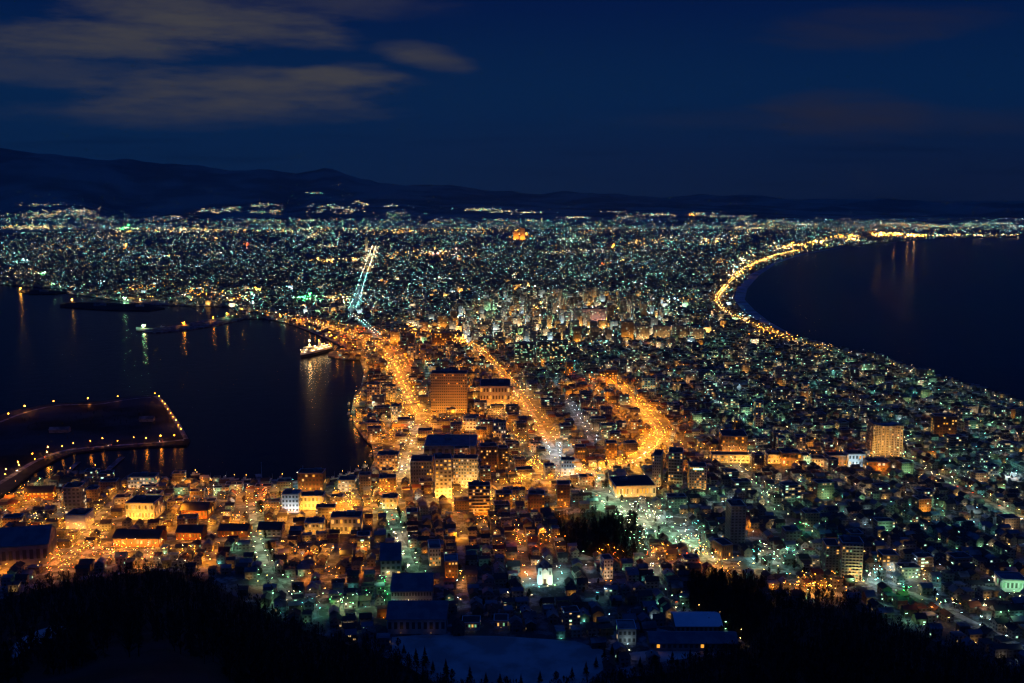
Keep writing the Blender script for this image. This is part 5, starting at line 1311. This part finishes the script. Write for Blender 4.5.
# the mountain's own wood reads as one dark mass
fo = MB(); nt_ = 0
rf_ = random.Random(3)
def wood_tree(x, y, z, h, fir, n):
    fo.tube((x, y, z - 1), (x, y, z + h * (.9 if fir else .6)), h * .02, h * .008, M['wood'], 4)
    for _ in range(n):
        aa = rf_.uniform(0, 6.283); c, s_ = math.cos(aa), math.sin(aa)
        if fir:
            t = rf_.random() ** .8; zz = h * (.12 + .88 * t); rr = h * .22 * (1.04 - t); wv = h * .07 * (1.1 - t)
            fo.face([(x, y, z + zz + h * .06), (x + c * rr - s_ * wv, y + s_ * rr + c * wv, z + zz - h * .06), (x + c * rr + s_ * wv, y + s_ * rr - c * wv, z + zz - h * .06)], M['needle'])
        else:
            t = rf_.uniform(.25, 1); rr = h * .36 * math.sin(math.pi * min(1, (t - .15) / .88)) * rf_.random() ** .4; wv = h * rf_.uniform(.02, .05)
            fo.face([(x + c * rr * .4, y + s_ * rr * .4, z + h * (t - .16)), (x + c * rr - s_ * wv, y + s_ * rr + c * wv, z + h * t), (x + c * rr + s_ * wv, y + s_ * rr - c * wv, z + h * (t + .02))], M['twig'])
for poly_, n_, (ax_, bx_, ay_, by_) in (([(582, 482), (606, 486), (660, 518), (735, 556), (715, 566), (660, 545), (610, 515)], 190, (580, 736, 480, 567)), (NOHOUSE[2], 170, (555, 650, 512, 562)), (NOHOUSE[3], 460, (686, 768, 574, 652)), ([(20, 420), (120, 408), (150, 404), (165, 432), (60, 440), (20, 436)], 90, (20, 165, 404, 440)), ([(755, 596), (860, 597), (860, 606), (755, 612)], 90, (755, 860, 596, 612))):
    for _ in range(n_ * 2):
        px, py = rf_.uniform(ax_, bx_), rf_.uniform(ay_, by_)
        if inside(poly_, px, py) and road_clear(*at(px, py), 2):
            x, y = at(px, py); wood_tree(x, y, max(ZL, slope_z(x, y)), rf_.uniform(6, 12) if px > 200 else rf_.uniform(3, 6), rf_.random() < .3, 34)
while nt_ < 5200:
    a = rf_.uniform(-.56, .56); d0 = foot_r(a); r = d0 * (1 - .68 * rf_.random() ** 1.25)
    x, y = r * math.sin(a), r * math.cos(a); z = slope_z(x, y); px, py = pix(x, y, z + 8)
    nt_ += 1
    if py > 700 or px < -20 or px > 1044: continue
    if inside([(15, 640), (60, 625), (66, 632), (20, 658)], *pix(x, y, z)): continue
    h = rf_.uniform(6, 11) if rf_.random() < .85 else rf_.uniform(10, 14)
    fir = rf_.random() < .25
    n = 34 if r > 450 else 60
    fo.tube((x, y, z - 1), (x, y, z + h * (.9 if fir else .6)), h * .02, h * .008, M['wood'], 4)
    for _ in range(n):
        aa = rf_.uniform(0, 6.283); c, s_ = math.cos(aa), math.sin(aa)
        if fir:
            t = rf_.random() ** .8; zz = h * (.12 + .88 * t); rr = h * .22 * (1.04 - t); wv = h * .07 * (1.1 - t)
            fo.face([(x, y, z + zz + h * .06), (x + c * rr - s_ * wv, y + s_ * rr + c * wv, z + zz - h * .06), (x + c * rr + s_ * wv, y + s_ * rr - c * wv, z + zz - h * .06)], M['needle'])
        else:
            t = rf_.uniform(.25, 1); rr = h * .36 * math.sin(math.pi * min(1, (t - .15) / .88)) * rf_.random() ** .4; wv = h * rf_.uniform(.015, .04)
            fo.face([(x + c * rr * .4, y + s_ * rr * .4, z + h * (t - .16)), (x + c * rr - s_ * wv, y + s_ * rr + c * wv, z + h * t), (x + c * rr + s_ * wv, y + s_ * rr - c * wv, z + h * (t + .02))], M['twig'])
tag(fo.build('forest'), kind='stuff')
print('done', len(bpy.data.objects), 'lamps', len(LAMPS), 'flood', len(FLOOD))

# ------------------------------------------------------------------ cars on the main streets
q = MB(); q.box((0, 0, .25), (4.3, 1.75, .62), 0, M['steel'], bottom=True)
q.prism([(-1.5, -.8), (.9, -.8), (.9, .8), (-1.5, .8)], .872, 1.42, M['darkglass'], M['navy']); car_dark = q.mesh('body')
q = MB(); q.box((0, 0, .25), (4.3, 1.75, .62), 0, M['white'], bottom=True)
q.prism([(-1.5, -.8), (.9, -.8), (.9, .8), (-1.5, .8)], .872, 1.42, M['darkglass'], M['white']); car_white = q.mesh('body')
q = MB(); q.box((0, 0, 0), (.1, .42, .24), 0, glow('W', 6), bottom=True); hl = q.mesh('headlight')
q = MB(); q.box((0, 0, 0), (.1, .42, .2), 0, glow('R', 4), bottom=True); tl = q.mesh('tail_light')
q = MB(); q.tube((0, -.1, 0), (0, .1, 0), .31, .31, M['darkglass'], 8); wh = q.mesh('wheel')
for nm, gap in (('tramway avenue', 26), ('green lit avenue', 16), ('golden boulevard', 11), ('harbour highway', 60), ('wharf road', 26), ('causeway', 60), ('dock road', 0), ('green hill street', 24), ('pine street', 34), ('park road', 26)):
    for ri, rd in enumerate(ROADS):
        if rd[0] != nm or not gap: continue
        P, wd = ROADW[ri]; d_ = R.uniform(4, gap); n_ = 0
        for i in range(1, len(P)):
            d_ -= (P[i] - P[i - 1]).length
            if d_ > 0: continue
            d_ = gap * R.uniform(.5, 1.5); n_ += 1
            dr = (P[i] - P[i - 1]).normalized(); fl_ = R.choice((-1, 1)); side = Vector((-dr.y, dr.x)) * min(3, wd * .24) * -fl_
            p = P[i] + side; wht = R.random() < .5
            root = empty('car', (p.x, p.y, ZL + .34), math.atan2(dr.y * fl_, dr.x * fl_), '%s car, lights on, %s along the %s from its %s end' % ('white' if wht else 'grey', ordinal(n_), nm, rd[7]), 'car', 'cars on the lit streets')
            for n2, me, lc in (('body', car_white if wht else car_dark, (0, 0, 0)), ('headlight', hl, (2.18, .6, .5)), ('headlight', hl, (2.18, -.6, .5)), ('tail_light', tl, (-2.18, .6, .55)), ('tail_light', tl, (-2.18, -.6, .55)),
                               ('wheel', wh, (1.35, .8, .31)), ('wheel', wh, (1.35, -.8, .31)), ('wheel', wh, (-1.35, .8, .31)), ('wheel', wh, (-1.35, -.8, .31))):
                o = bpy.data.objects.new(n2, me); COL.objects.link(o); o.parent = root; o.location = lc
# ------------------------------------------------------------------ thin winter haze over the bay
HZ = 1.7e-5
if HZ > 0:
    q = MB()
    x0, x1, y0, y1, z0, z1 = -24000, 24000, -400, 24000, -2.0, 1500.0
    V = [(x0, y0), (x1, y0), (x1, y1), (x0, y1)]
    hm = bpy.data.materials.new('haze'); hm.use_nodes = True
    hm.node_tree.nodes.clear()
    o_ = hm.node_tree.nodes.new('ShaderNodeOutputMaterial'); v_ = hm.node_tree.nodes.new('ShaderNodeVolumePrincipled')
    v_.inputs['Color'].default_value = (.85, .92, .95, 1); v_.inputs['Density'].default_value = HZ; v_.inputs['Anisotropy'].default_value = .2
    hm.node_tree.links.new(v_.outputs[0], o_.inputs['Volume'])
    for i in range(4):
        p, r_ = V[i], V[(i + 1) % 4]
        q.face([(*p, z0), (*r_, z0), (*r_, z1), (*p, z1)], hm)
    q.face([(*p, z1) for p in V], hm); q.face([(*p, z0) for p in V[::-1]], hm)
    tag(q.build('haze'), kind='stuff')
